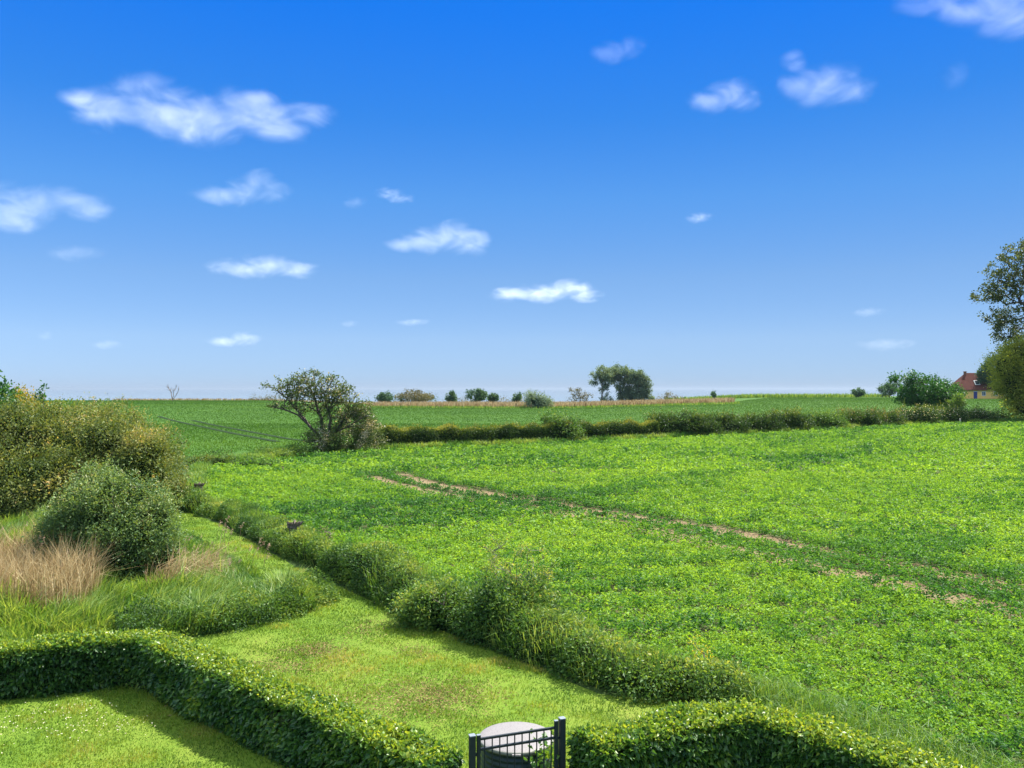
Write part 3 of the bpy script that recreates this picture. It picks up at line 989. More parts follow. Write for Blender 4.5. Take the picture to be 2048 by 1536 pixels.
def field_hedge():
    r = np.random.default_rng(51)
    pts = [hpt(p, 1.0)[:2] for p in np.linspace(715, 1315, 14)]
    base = np.array((*np.mean(pts, 0), 0))
    base[2] = T(base[0], base[1])
    root = empty('field_hedge', base, 'long evenly trimmed dark hedge crossing behind the crop field', 'hedge')
    hf = lambda s: 1.92 + 0.12 * np.sin(s * 31) + 0.12 * np.sin(s * 70 + 2) + 0.1 * np.sin(s * 13)
    mb = MB()
    n = 52000
    P, N, s, zz = hedge_points(r, pts, n, 1.7, hf, 4, 0.35, 0.14, 1.1, 52, 0.2)
    D = N * 0.5 + r.normal(size=P.shape) * 0.7 + (0, 0, 0.2)
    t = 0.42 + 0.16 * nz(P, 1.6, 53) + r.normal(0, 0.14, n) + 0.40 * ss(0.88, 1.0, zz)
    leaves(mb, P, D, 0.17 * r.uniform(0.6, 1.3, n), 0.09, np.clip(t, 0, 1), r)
    k = 1500
    P, N, s, zz = hedge_points(r, pts, k, 1.5, hf, 4, 0.1, 0.14, 1.1, 52, 0.2)
    P = P[zz > 0.9]
    for lv in range(4):
        leaves(mb, P + r.normal(0, 0.05, P.shape) + (0, 0, 0.1 * lv), r.normal(size=P.shape) + (0, 0, 0.8), 0.15, 0.07, np.clip(0.8 + r.normal(0, 0.15, len(P)), 0, 1), r)
    mb.build('foliage', M['hedge_far'], root, loc=base)
    hedge_core(pts, 1.7, hf, 4, 0.74, 0.8, 0.12, 54).build('dark_core', M['solid_core'], root, loc=base)


field_hedge()
GH = 'shrubs of the field hedge'
for (p, name, lab, lobes, n, mat, tint, tops, fl, sd) in (
    (1120, 'shrub', 'dark shrub bulging above the trimmed stretch of the field hedge', [(0, 0, 1.6, 1.5, 1.1, 1.5), (0.9, 0, 1.2, 1.1, 1, 1.2)], 5200, 'wild', 0.35, 0.1, None, 55),
    (1362, 'shrub', 'wide yellowish topped shrub right at the end of the trimmed field hedge', [(-1.6, 0, 1.5, 1.7, 1.3, 1.5), (0.6, 0, 1.6, 1.7, 1.3, 1.5), (2.2, 0, 1.3, 1.4, 1.2, 1.3)], 11000, 'hedge_far', 0.4, 0.42, None, 56),
    (1445, 'shrub', 'yellow topped field hedge shrub with small gap at its foot', [(-1.0, 0, 1.45, 1.5, 1.2, 1.35), (0.9, 0, 1.35, 1.5, 1.2, 1.3)], 8000, 'hedge_far', 0.4, 0.45, None, 57),
    (1517, 'shrub', 'dark rounded field hedge shrub between two yellow topped ones', [(-0.8, 0, 1.3, 1.3, 1.2, 1.2), (0.9, 0, 1.25, 1.3, 1.2, 1.2)], 6500, 'hedge_far', 0.36, 0.30, None, 58),
    (1572, 'shrub', 'brightest yellow topped shrub in the field hedge', [(-0.7, 0, 1.4, 1.4, 1.2, 1.35), (1.1, 0, 1.35, 1.4, 1.2, 1.3)], 7500, 'hedge_far', 0.42, 0.55, None, 59),
    (1644, 'shrub', 'dark green shrub standing apart between yellow and brown topped ones', [(-0.9, 0, 1.3, 1.3, 1.2, 1.3), (0.9, 0, 1.45, 1.4, 1.2, 1.35)], 7000, 'wild', 0.33, 0.1, None, 60),
    (1712, 'shrub', 'brown topped field hedge shrub, wider of two', [(-1.0, 0, 1.4, 1.6, 1.2, 1.45), (1.1, 0, 1.4, 1.5, 1.2, 1.4)], 8000, 'brown_top', 0.36, 0.40, None, 61),
    (1762, 'shrub', 'brown topped field hedge shrub with dense dark foot', [(-0.6, 0, 1.3, 1.4, 1.2, 1.3), (0.9, 0, 1.3, 1.3, 1.2, 1.3)], 6500, 'brown_top', 0.36, 0.36, None, 62),
    (1822, 'elder_shrub', 'pale flowering shrub below the round dark tree, before its trunk', [(-0.9, 0, 1.4, 1.6, 1.2, 1.4), (1.2, 0, 1.5, 1.6, 1.2, 1.5)], 8500, 'hedge_far', 0.42, 0.3, ('flower', 420, 0.11), 63),
    (1880, 'elder_shrub', 'tall pale flowering shrub between the round dark tree and the house', [(-1.1, 0, 1.5, 1.7, 1.2, 1.5), (1.2, 0, 1.4, 1.6, 1.2, 1.4)], 8500, 'hedge_far', 0.42, 0.35, ('flower', 420, 0.11), 64),
    (1942, 'elder_shrub', 'pale topped shrub below the yellow house, last of the field hedge', [(-1.2, 0, 1.35, 1.7, 1.2, 1.35), (1.1, 0, 1.25, 1.6, 1.2, 1.25)], 8000, 'hedge_far', 0.42, 0.35, ('flower', 420, 0.11), 65),
):
    bush(name, lab, hpt(p, 1.1), [(a * 1.1, b_, c * q_, d * 1.28, e, f * q_) for q_ in (0.66 if p > 1600 else 0.84,) for a, b_, c, d, e, f in lobes], n, 0.2, 0.11, mat, sd, group=GH, tint=tint, tops=tops, tvar=0.15, flower=fl, ntar=24, shoots=40)

# ------------------------------------------------------------------ coastal trees, right hand trees
GT = 'small trees along the coast beyond the far field'


def coast(px0, px1, top, d, mat, label, seed, name='tree', cat='tree', base_off=0.0, n=1500, brown=False, sparse=False):
    c = at((px0 + px1) / 2, d)
    w = (px1 - px0) / F * d / 2
    h = zat(top, d) - c[2]
    r = np.random.default_rng(seed)
    lb = [(0, 0, h * 0.58, w * 0.75, w * 0.7, h * 0.40)]
    for k in range(4):
        a = r.uniform(-1, 1)
        lb.append((a * w * 0.6, r.uniform(-.3, .3) * w, h * r.uniform(0.4, 0.72), w * 0.42, w * 0.45, h * 0.26))
    tree(name, label, cat, c, [(0, 0, -0.2), (0.1, 0, h * 0.45)], lb, 40, n, 0.5, 0.3, mat, r_base=max(0.1, h * 0.025), sig=(w * 0.13, w * 0.13, h * 0.08), shell=0.8, group=GT,
         seed=seed, tint=0.42, tvar=0.2, extra=0 if sparse else n // 3, step=0.6, tip=0.025)


coast(752, 790, 784, 262, 'tree_dark', 'dark round coastal tree nearest the hawthorn', 71)
coast(790, 868, 779, 264, 'tree_brown', 'brownish coastal tree, loose and wider than its dark neighbours', 72, n=2200)
coast(888, 914, 782, 262, 'tree_dark', 'narrow dark coastal tree standing alone between brownish and square ones', 73, n=1000)
coast(932, 974, 779, 258, 'tree_dark', 'dense square shaped dark green coastal tree', 74, n=2400)
coast(976, 997, 788, 262, 'tree_dark', 'tiny dark round coastal tree just beside the square one', 75, n=900)
coast(1020, 1046, 785, 262, 'tree_dark', 'small flat topped coastal tree close to grey green reed bush', 76, n=800)
coast(1700, 1732, 777, 300, 'tree_dark', 'lone dark round tree on the crest of the far field', 77, n=1300)
coast(1420, 1434, 782, 290, 'tree_dark', 'tiny upright sapling on the crest of the far field', 78, n=260)
coast(1755, 1802, 764, 290, 'tree_dark', 'dark low tree half hidden behind the round tree', 79, n=2200)
bush('reed_bush', 'grey green bush standing in the tan reeds before the coastal trees', at(1072, 226), [(0, 0, 1.8, 2.6, 2, 1.9), (-1.5, 0, 3.0, 1.5, 1.4, 1.5), (2.0, 0, 1.3, 2.2, 1.6, 1.4)], 3600, 0.42, 0.24, 'tree_blue', 80, ntar=16, tint=0.55)
bush('scrub', 'low dark scrub at the foot of the brownish coastal tree', at(800, 266), [(0, 0, 1.2, 3, 2, 1.8), (4.5, 0, 1.0, 2.6, 2, 1.6), (10, 0, 0.9, 2.6, 2, 1.5)], 1600, 0.45, 0.25, 'tree_dark', 81, ntar=12, core=False)
bush('scrub', 'thin low scrub line on the coast between square tree and flat topped tree', at(905, 270), [(0, 0, .8, 3, 2, 1.3), (6, 0, .8, 4, 2, 1.2), (14, 0, .7, 4, 2, 1.2), (25, 0, .8, 4, 2, 1.3)], 1800, 0.45, 0.25, 'tree_brown', 82, ntar=12, core=False)
bush('scrub', 'low dark scrub on the coast line behind the bare dead tree side of the hawthorn', at(515, 281), [(0, 0, .4, 2.5, 2, 1.0), (5, 0, .4, 3, 2, 1.1)], 900, 0.4, 0.22, 'tree_brown', 83, ntar=8, core=False)
bush('scrub', 'low scrub right of the tall poplar clump on the far coast', at(1338, 285), [(0, 0, 1.2, 1.6, 1.5, 1.6), (-2.4, 0, .6, 2.5, 1.5, 1.1), (3, 0, 0.8, 2.5, 1.5, 1.2)], 1000, 0.42, 0.24, 'tree_brown', 84, ntar=10, core=False)

# the tall poplar clump
GP = 'poplars of the tall clump on the coast'
tree('poplar_tree', 'pale looser poplar on the hawthorn side of the tall coastal clump', 'tree', at(1203, 254), [(0, 0, -.2), (0.2, 0, 4), (0.2, 0, 8)],
     [(-1.8, 0, 9.2, 2.4, 2, 1.6), (0.6, 0, 10.2, 2.6, 2.2, 1.8), (1.2, 0, 7.6, 2.2, 2, 2.0), (-2.4, 0, 7.2, 1.2, 1, 1.0), (0.4, 0, 4.8, 1.4, 1, 1.5), (1.6, 0, 9.0, 2, 2, 1.8), (1.4, 0, 2.0, 2.0, 1.2, 1.6)], 130, 6500, 0.42, 0.24, 'tree_blue', bark='bark_grey', r_base=0.25, sig=0.36, shell=0.8, seed=85, group=GP, tip=0.03, tint=0.55)
tree('poplar_tree', 'dark domed poplar forming the middle of the tall coastal clump', 'tree', at(1240, 257), [(0, 0, -.2), (0, 0, 4), (0, 0, 8.5)],
     [(0, 0, 10.2, 3.4, 2.6, 2.0), (-2, 0, 8.4, 2.2, 2, 1.8), (2.2, 0, 8.6, 2.6, 2, 1.8), (0.6, 0, 6.2, 3.4, 2, 2.0), (1.8, 0, 4.0, 2.8, 2, 1.8), (-1.6, 0, 9.6, 2, 2, 1.6), (-3.4, 0, 8.8, 2.2, 2, 2.0), (3.6, 0, 8.4, 2.2, 2, 2.2), (1.8, 0, 2.2, 2.6, 2, 1.8)], 240, 17000, 0.42, 0.24, 'tree_blue', bark='bark_grey', r_base=0.3, sig=0.36, shell=0.8, seed=86, group=GP, tip=0.03, tint=0.45, tvar=0.22)
tree('poplar_tree', 'dark sloping poplar on the seaward low end of the tall coastal clump', 'tree', at(1278, 255), [(0, 0, -.2), (0, 0, 3), (0, 0, 6.5)],
     [(-1, 0, 8.6, 2.4, 2, 1.8), (0.8, 0, 6.8, 2.6, 2, 1.8), (2.2, 0, 4.8, 2.0, 2, 1.6), (0, 0, 4.2, 3.2, 2, 2.0), (0.2, 0, 2.0, 4.2, 2, 1.8), (-1.6, 0, 6.5, 2.4, 2, 2)], 200, 14000, 0.42, 0.24, 'tree_blue', bark='bark_grey', r_base=0.25, sig=0.38, shell=0.8, seed=87, group=GP, tip=0.03, tint=0.42, tvar=0.22)
tree('dead_tree', 'sparse half bare tree beside the tall coastal clump', 'tree', at(1160, 262), [(0, 0, -.2), (0, 0, 2), (0, 0, 3.5)],
     [(-1.2, 0, 4.2, 2.2, 1.6, 1.4), (1.6, 0, 3.0, 2.6, 1.6, 1.6), (-1, 0, 1.8, 3.0, 1.5, 1.2)], 80, 900, 0.42, 0.26, 'tree_brown', bark='bark_grey', r_base=0.14, sig=0.3, shell=0.9, seed=88, tip=0.035, tint=0.4)
tree('dead_tree', 'completely bare pale dead tree on the skyline before the sea', 'tree', at(345, 268), [(0, 0, -.2), (0, 0, 0.6)],
     [(-1.4, 0, 4.3, 1.3, 0.9, 1.2), (1.3, 0, 4.4, 1.2, 0.9, 1.2), (0.0, 0, 4.0, 0.8, 0.8, 1.2), (1.4, 0, 2.6, 0.6, 0.6, 0.8)], 34, 0, 1, 1, 'thorn', bark='dead_wood', r_base=0.16, seed=89, tip=0.05, shell=1.2, lift=0.25, step=0.7, wob=0.10, pw=0.75)

# right side
rt = at(1857, 125)
tree('round_tree', 'dark green wide round tree with ragged outreaching limbs before the house', 'tree', rt, [(0, 0, -.1), (0, 0, 1.2), (-0.2, 0, 3.2)],
     [(0, 0, 4.0, 4.4, 3.4, 2.0), (-1.0, 0, 5.2, 2.6, 2.2, 1.3), (2.2, 0, 3.6, 2.6, 2.2, 1.5), (-2.2, 0, 3.4, 2.6, 2.2, 1.4), (0.2, -0.8, 2.4, 3.0, 2.2, 1.2), (-4.6, 0, 6.1, 1.6, 1.0, 0.5), (-2.2, 0, 6.6, 1.6, 1.0, 0.5), (4.2, 0, 4.1, 1.2, 1, .8)],
     170, 12000, 0.34, 0.17, 'tree_green', r_base=0.28, sig=0.34, shell=0.8, seed=91, tint=0.42, tvar=0.2, extra=3500, tip=0.025)
tree('small_tree', 'small bright green tree with bare trunk before the yellow house', 'tree', at(1912, 121), [(0, 0, -.1), (0, 0, 1.0), (0.1, 0, 1.9)],
     [(0, 0, 2.3, 1.1, 1, 1.0), (0.3, 0, 3.0, 0.8, 0.8, 0.7)], 40, 2200, 0.24, 0.13, 'wild', r_base=0.13, sig=0.22, seed=92, tint=0.5)
tree('tall_tree', 'tall airy tree with open crown rising above everything at the right border', 'tree', at(2062, 116), [(0, 0, -.1), (0, 0, 6), (-0.4, 0, 12), (-0.8, 0, 17)],
     [(-1.4, 0, 22.5, 3.0, 2.6, 2.4), (0.8, 0, 24.2, 2.4, 2.4, 1.7), (-4.4, 0, 20.8, 2.2, 2.0, 1.8), (-5.6, 0, 17.9, 2.6, 2.2, 1.6), (-2.6, 0, 18.3, 3.0, 2.4, 2.0), (-4.6, 0, 14.9, 2.0, 2.0, 1.6), (-2.0, 0, 14.6, 2.6, 2.4, 1.8), (1.5, 0, 20, 3, 3, 3), (-3.4, 0, 12.4, 2.2, 2, 1.7), (-0.6, 0, 12.0, 2.6, 2.4, 1.8), (-2.8, 0, 10.4, 1.8, 1.6, 1.2)],
     470, 11500, 0.34, 0.20, 'airy', r_base=0.34, sig=0.27, shell=1.0, seed=93, tint=0.36, tvar=0.18, tip=0.02, lift=0.1, wob=0.15)
bush('round_willow', 'big olive rounded willow at the right border below the tall airy tree', at(2055, 112),
     [(0, 0, 7.0, 4.4, 3.4, 3.6), (-3.0, 0, 7.6, 2.2, 2.0, 2.4), (-2.2, -.3, 5.0, 2.6, 2, 2.2), (1.5, 0, 3.6, 4.2, 3.4, 3.6), (-0.6, -0.5, 2.6, 2.2, 2, 2.4), (-1.0, 0, 9.2, 2.4, 2, 2.0), (2.4, 0, 8.6, 3, 2, 2.6)], 42000, 0.30, 0.12, 'olive', 94, cat='tree', ntar=50, r_base=0.3, tint=0.5, tvar=0.18, shoots=160, nscale=1.6)
tree('dark_tree', 'dark blue green tree behind the house roof beside the olive willow', 'tree', at(1985, 262), [(0, 0, -.1), (0, 0, 5)],
     [(-2.0, 0, 8.6, 2.6, 2.0, 2.2), (1.0, 0, 10.5, 3.5, 3, 3.5), (2, 0, 6, 4, 3, 3), (-3.0, 0, 6.8, 1.6, 1.6, 1.4)], 120, 7500, 0.5, 0.3, 'tree_dark', r_base=0.3, sig=0.45, seed=95, tint=0.3, extra=2000, tip=0.03)
bush('shrub', 'rounded pale shrub at the left foot of the big olive willow', at(1985, 113), [(0, 0, 0.7, 1.2, 1, .8), (1.2, 0, .6, 1.0, 1, .7)], 2600, 0.2, 0.1, 'hedge_far', 96, ntar=10, tint=0.6)

# ------------------------------------------------------------------ tall grass and reeds
def tall_grass():
    r = np.random.default_rng(101)
    mb = MB()
    PATCH = EDGE + [(-14, 15.2), (-22, 14), (-24, 24), (-20, 37)]
    for y0, y1, dens in ((14, 24, 520), (24, 39, 280)):
        n = int(22 * (y1 - y0) * dens)
        X, Y = r.uniform(-25, -4, n), r.uniform(y0, y1, n)
        ok = inside(PATCH, X, Y) & in_view(X, Y, 0.02)
        X, Y = X[ok], Y[ok]
        e = poly_dist(EDGE, X, Y)
        n = len(X)
        P2 = np.stack([X, Y], 1)
        low = ss(18.5, 16.3, Y) * 0.25
        h = (0.16 + 0.50 * ss(0.1, 1.5, e) + 0.38 * (Y < 22.0) * (X > -8.5) * (1 - ss(0.1, 1.5, e)) + 0.15 * nz(P2, 1.2, 102) - low) * r.uniform(0.6, 1.25, n)
        h = np.maximum(h, 0.15)
        a = nz(P2, 1.5, 103) * 1.5 + r.normal(0, 0.9, n)
        lean = np.stack([np.cos(a), np.sin(a), 0 * a], 1) * r.uniform(0.15, 0.85, n)[:, None]
        t = 0.5 + 0.24 * nz(P2, 0.45, 104) + 0.1 * nz(P2, 2, 110) + r.normal(0, 0.2, n)
        h = h * (1 + 0.25 * nz(P2, 0.45, 104)) + 0.12 * ss(22, 18, Y) * (X < -7)
        blades(mb, np.column_stack([X, Y, np.full(n, 0.01)]), h, 0.027, lean, np.clip(t, 0, 1), r)
    # verge beyond the beech hedge and along the crop
    vp = [(4.0, 14.7), (5.0, 13.6), (6.0, 12.0), (7.3, 10.0), (8.6, 8.0)]
    P, N, s, zz = hedge_points(r, vp, 9000, 1.3, 0.35, 2, 0.3, 0.05, 0.6, 105)
    lean = r.normal(0, 0.5, P.shape) * (1, 1, 0)
    blades(mb, P * (1, 1, 0.4), r.uniform(0.2, 0.5, len(P)), 0.013, lean, np.clip(0.45 + r.normal(0, 0.2, len(P)), 0, 1), r)
    # weedy ditch at the far left corner of the crop and verge under the field hedge
    for (pts, n, w, hh, W) in (([G(395, 935)[:2], G(480, 926)[:2], G(560, 914)[:2], G(700, 905)[:2]], 9000, 2.6, 0.5, 0.05),
                               ([G(380, 1010)[:2], G(395, 965)[:2], G(405, 938)[:2]], 4000, 1.2, 0.4, 0.04),
                               ([hpt(p, -0.3)[:2] for p in np.linspace(690, 2090, 12)], 26000, 1.5, 0.55, 0.05)):
        P, N, s, zz = hedge_points(r, pts, n, w, hh, 2, 0.4, 0.15, 1.2, 106)
        lean = r.normal(0, 0.45, P.shape) * (1, 1, 0)
        P[:, 2] = T(P[:, 0], P[:, 1]) + (P[:, 2] - T(P[:, 0], P[:, 1])) * 0.5
        blades(mb, P, r.uniform(0.25, 0.7, len(P)), W, lean, np.clip(0.50 + 0.25 * nz(P, 2, 107) + r.normal(0, 0.15, len(P)), 0, 1), r)
    tag(mb.build('tall_grass', M['grass']), 'tall uncut green grass beside path, behind hedge and along the field verges', 'grass', kind='stuff')
    # broad leaved weeds along the foot of the tall grass
    mb = MB()
    fp = [(-5.0, 21.6), (-5.0, 20.9), (-5.5, 20.1), (-7.0, 18.75), (-8.8, 17.8)]
    P, N, s, zz = hedge_points(r, fp, 18000, 1.2, 0.72, 2.0, 0.35, 0.16, 0.5, 108)
    t = 0.42 + 0.25 * nz(P, 0.6, 109) + r.normal(0, 0.15, len(P))
    leaves(mb, P, N * .5 + r.normal(size=P.shape) * .7 + (0, 0, .2), 0.075 * r.uniform(.6, 1.3, len(P)), 0.034, np.clip(t, 0, 1), r)
    tag(mb.build('weeds', M['wild']), 'dark leafy weeds along the foot of the tall grass by the lawn', 'weeds', kind='stuff')


tall_grass()


def reeds():
    r = np.random.default_rng(111)

    def stand(poly, dens, h0, h1, lean_dir, spread, plumes, W=0.011):
        poly = np.asarray(poly)
        x0, y0 = poly.min(0)
        x1, y1 = poly.max(0)
        n = int((x1 - x0) * (y1 - y0) * dens)
        X, Y = r.uniform(x0, x1, n), r.uniform(y0, y1, n)
        ok = inside(poly, X, Y)
        X, Y = X[ok], Y[ok]
        n = len(X)
        P = np.column_stack([X, Y, T(X, Y)])
        h = r.uniform(h0, h1, n) * (1 + 0.12 * nz(P[:, :2], 1.0, 112))
        lean = np.asarray(lean_dir) + r.normal(0, spread, (n, 3)) * (1, 1, 0)
        blades(mb, P, h, W, lean, np.clip(0.5 + 0.2 * nz(P[:, :2], 0.5, 113) + r.normal(0, 0.27, n), 0, 1), r)
        i = r.integers(0, n, plumes)
        tip = P[i] + lean[i] * h[i][:, None] * 0.92
        tip[:, 2] = P[i, 2] + h[i] * (0.96 - 0.4 * (lean[i] ** 2).sum(1))
        return tip, lean[i]

    mb = MB()
    q1 = [(-15.5, 18.4), (-11.4, 18.5), (-10.0, 19.2), (-10.3, 20.5), (-11.2, 22.3), (-12, 24.5), (-17, 24.5)]
    q2 = [(-9.5, 21.0), (-8.3, 21.6), (-8.2, 23.0), (-9.2, 23.2)]
    t1, l1 = stand(q1, 300, 0.8, 1.95, (0.10, -0.12, 0), 0.27, 110, W=0.017)
    t2, l2 = stand(q2, 300, 0.7, 1.5, (0.5, 0.1, 0), 0.3, 50, W=0.016)
    tag(mb.build('dry_reeds', M['reed']), 'dry tan reeds standing around the fresh green willow', 'reeds', kind='stuff')
    mb = MB()
    # lone plumes above the green grass
    pts = []
    for (px, py, d) in ((300, 1100, 23), (318, 1085, 23.4), (330, 1112, 23), (345, 1120, 23), (285, 1120, 22.8), (395, 1095, 24), (392, 1108, 24), (432, 1108, 24), (378, 1075, 25), (440, 1045, 27.5), (447, 1052, 27.5),
                        (452, 1058, 27), (462, 1062, 27), (483, 1050, 28), (520, 1080, 26.5), (526, 1085, 26.5), (535, 1092, 26), (512, 1100, 25.8), (455, 1035, 29), (430, 1130, 23.5), (535, 1112, 25.5), (500, 1095, 26)):
        X = (px - 1024) / F * d
        z = zat(py, d)
        g = np.array([(X - 0.1 + r.normal(0, .04), d, 0.02)])
        tp = np.array([(X, d, z)])
        md = (g + tp) / 2 + (-0.05, 0, 0)
        tubes(mb, np.concatenate([g, md]), np.concatenate([md, tp]), 0.006, 0.005, 4)
        pts.append(tp[0])
    tips = np.concatenate([t1, t2, np.array(pts)])
    big = np.concatenate([np.full(len(t1) + len(t2), 0.7), np.full(len(pts), 1.25)])
    k = 16
    P = np.repeat(tips, k, 0)
    sc = np.repeat(big, k)
    u = r.random(len(P))
    P = P + np.column_stack([0.07 * (u - .5) + r.normal(0, .016, len(P)), r.normal(0, .016, len(P)), 0.16 * (u - .6)]) * sc[:, None]
    leaves(mb, P, r.normal(size=P.shape) * .6 + (0.6, 0, 0.2), 0.06 * sc, 0.016 * sc, r.random(len(P)), r)
    tag(mb.build('reed_plumes', M['plume']), 'feathery pinkish tan plumes nodding on the reeds and above the tall grass', 'reed plumes', kind='stuff')
    # the far reed belt before the coastal trees
    mb = MB()
    belt = [at(735, 232)[:2], at(1040, 227)[:2], at(1300, 229)[:2], at(1460, 236)[:2], at(1470, 250)[:2], at(1300, 250)[:2], at(730, 250)[:2]]
    stand(belt, 14, 0.9, 1.7, (0.05, 0, 0), 0.12, 1, W=0.16)
    strip = [at(225, 282)[:2], at(520, 281)[:2], at(760, 275)[:2], at(760, 279)[:2], at(520, 284)[:2], at(225, 285)[:2]]
    stand(strip, 9, 0.35, 0.9, (0.05, 0, 0), 0.15, 1, W=0.18)
    tag(mb.build('dry_reeds', M['reed']), 'distant tan reed belt along the coast behind the far field', 'reeds', kind='stuff')
    mb = MB()
    crest = [at(1330, 282)[:2], at(1480, 300)[:2], at(1780, 322)[:2], at(1780, 330)[:2], at(1480, 312)[:2], at(1330, 290)[:2]]
    stand(crest, 9, 0.5, 1.7, (0.05, 0, 0), 0.2, 1, W=0.2)
    foot = [at(735, 226)[:2], at(1100, 222)[:2], at(1480, 228)[:2], at(1480, 233)[:2], at(1040, 228)[:2], at(735, 232)[:2]]
    stand(foot, 7, 0.3, 0.8, (0.05, 0, 0), 0.2, 1, W=0.16)
    tag(mb.build('rough_grass', M['grass']), 'rough green grass fringing the crest and the distant reed belt', 'grass', kind='stuff')


reeds()

# small plants standing out of the wild hedge
def twiggy(name, label, px, d, ztop, w, seed, mat='wild', nleaf=420, ntar=36, bark='bark_grey', tint=0.7, cat='shrub', tip=0.004, L=0.055):
    c = at(px, d)
    r = np.random.default_rng(seed)
    tree(name, label, cat, c, [(0, 0, 0), (0, 0, ztop * 0.35)], [(0, 0, ztop * 0.72, w, w * 0.7, ztop * 0.3), (0.2 * w, 0, ztop * 0.5, w * 0.9, w * 0.6, ztop * 0.25)], ntar, nleaf, L, L * 0.5,
         mat, bark=bark, r_base=0.02, sig=0.06, shell=1.0, seed=seed, tip=tip, tint=tint, trunk_name='stems', step=0.2)


twiggy('bramble', 'tallest wispy bramble with bare twigs growing out of the overgrown hedge', 1040, 18.4, 2.0, 0.9, 121, nleaf=2600, ntar=110, tip=0.006, tint=0.85)
twiggy('bramble', 'thin upright wisp beside the tallest bramble, reaching over the crop', 995, 19.0, 2.2, 0.4, 122, nleaf=700, ntar=40, tip=0.006, tint=0.9)
bush('bramble', 'dark mounded bramble below the wispy twigs, widest lump of the overgrown hedge', at(1035, 18.0), [(0, 0, 0.75, 0.85, .7, .6), (-0.6, 0.2, 0.6, .7, .6, .5), (0.7, -0.1, 0.55, .7, .6, .5)], 9000, 0.085, 0.045, 'wild', 123, ntar=16, r_base=0.02, tint=0.36, nscale=0.4)
bush('bramble', 'lighter green leafy mound on the lawn side of the dark bramble', at(880, 19.0), [(0, 0, 0.5, 0.7, .55, .5), (-0.55, 0.3, 0.4, .5, .5, .42)], 6000, 0.085, 0.042, 'wild', 124, ntar=12, r_base=0.02, tint=0.58, nscale=0.4)
for px, py, d, lab, sd in ((1155, 1270, 16.4, 'yellow flowering plant on the overgrown hedge nearest the dark bramble', 125), (1290, 1310, 15.6, 'sparse yellow flowering plant at mid height of the hedge end', 126),
                           (1400, 1290, 15.3, 'yellow flowering plant leaning into the crop at the hedge end', 127)):
    c = at(px, d)
    zt = zat(py, d)
    twiggy('yellow_plant', lab, px, d, zt + 0.12, 0.28, sd, mat='yellow', nleaf=170, ntar=14, tint=0.5, cat='plant', L=0.05)
twiggy('dock_plant', 'rusty brown dock plant rising from the overgrown hedge near the stump', 655, 26.5, 1.25, 0.18, 128, mat='plume', nleaf=150, ntar=14, tint=0.2, cat='plant', L=0.05)

# weathered stump on the hedge top
def stump(px, py, d, label):
    c = at(px, d)
    z = zat(py, d)
    root = empty('tree_stump', (c[0], c[1], 0), label, 'stump')
    r = np.random.default_rng(131)
    mb = MB()
    pos = np.array([(0, 0, 0), (0.02, 0, z * 0.5), (0, 0, z)])
    tubes(mb, pos[:-1], pos[1:], np.array((0.2, 0.17)), np.array((0.17, 0.19)), 9)
    mb.build('trunk', M['dead_wood'], root)
    mb = MB()
    n = 46
    a = r.uniform(0, 6.28, n)
    A = np.column_stack([np.cos(a) * .13, np.sin(a) * .13, np.full(n, z - 0.1)])
    Bq = A + np.column_stack([np.cos(a) * r.uniform(.0, .17, n), np.sin(a) * .10, r.uniform(-0.05, .17, n)])
    tubes(mb, A, Bq, 0.05, 0.028, 5)
    mb.build('splinters', M['dead_wood'], root)


stump(588, 1046, 28.0, 'weathered grey brown stump with splintered top in the overgrown hedge')
stump(398, 968, 42.0, 'pale short stump at the crop edge beside the olive willow')

# ------------------------------------------------------------------ garden gate
def box(mb, lo, hi, bev=0.004):
    """bevelled box"""
    bm = bmesh.new()
    bmesh.ops.create_cube(bm, size=1)
    lo, hi = np.asarray(lo, float), np.asarray(hi, float)
    for v in bm.verts:
        v.co = Vector((lo + hi) / 2 + np.array(v.co) * (hi - lo))
    if bev:
        bmesh.ops.bevel(bm, geom=bm.edges[:], offset=bev, segments=2, affect='EDGES', profile=0.6)
    bm.verts.index_update()
    for f in bm.faces:
        mb.add([v.co[:] for v in f.verts], [list(range(len(f.verts)))])
    bm.free()


def rod(mb, x, y, z0, z1, rad, k=12, r2=None):
    an = np.arange(k) * 2 * math.pi / k
    r2 = rad if r2 is None else r2
    V = [(x + rad * math.cos(a), y + rad * math.sin(a), z0) for a in an] + [(x + r2 * math.cos(a), y + r2 * math.sin(a), z1) for a in an]
    mb.add(V, [[i, (i + 1) % k, k + (i + 1) % k, k + i] for i in range(k)])
    mb.add(V[k:], [list(range(k))])


M['gate'] = plain_mat('gate_paint', (.009, .014, .022), 0.5, 0.0, 0.3, 0.15, 30)
M['cap'] = plain_mat('cap_sky_sheen', (.15, .17, .20), 0.35, 0.0, 0.5, 0.1, 30)  # paler than the gate: sky reflection on the tops put into the colour


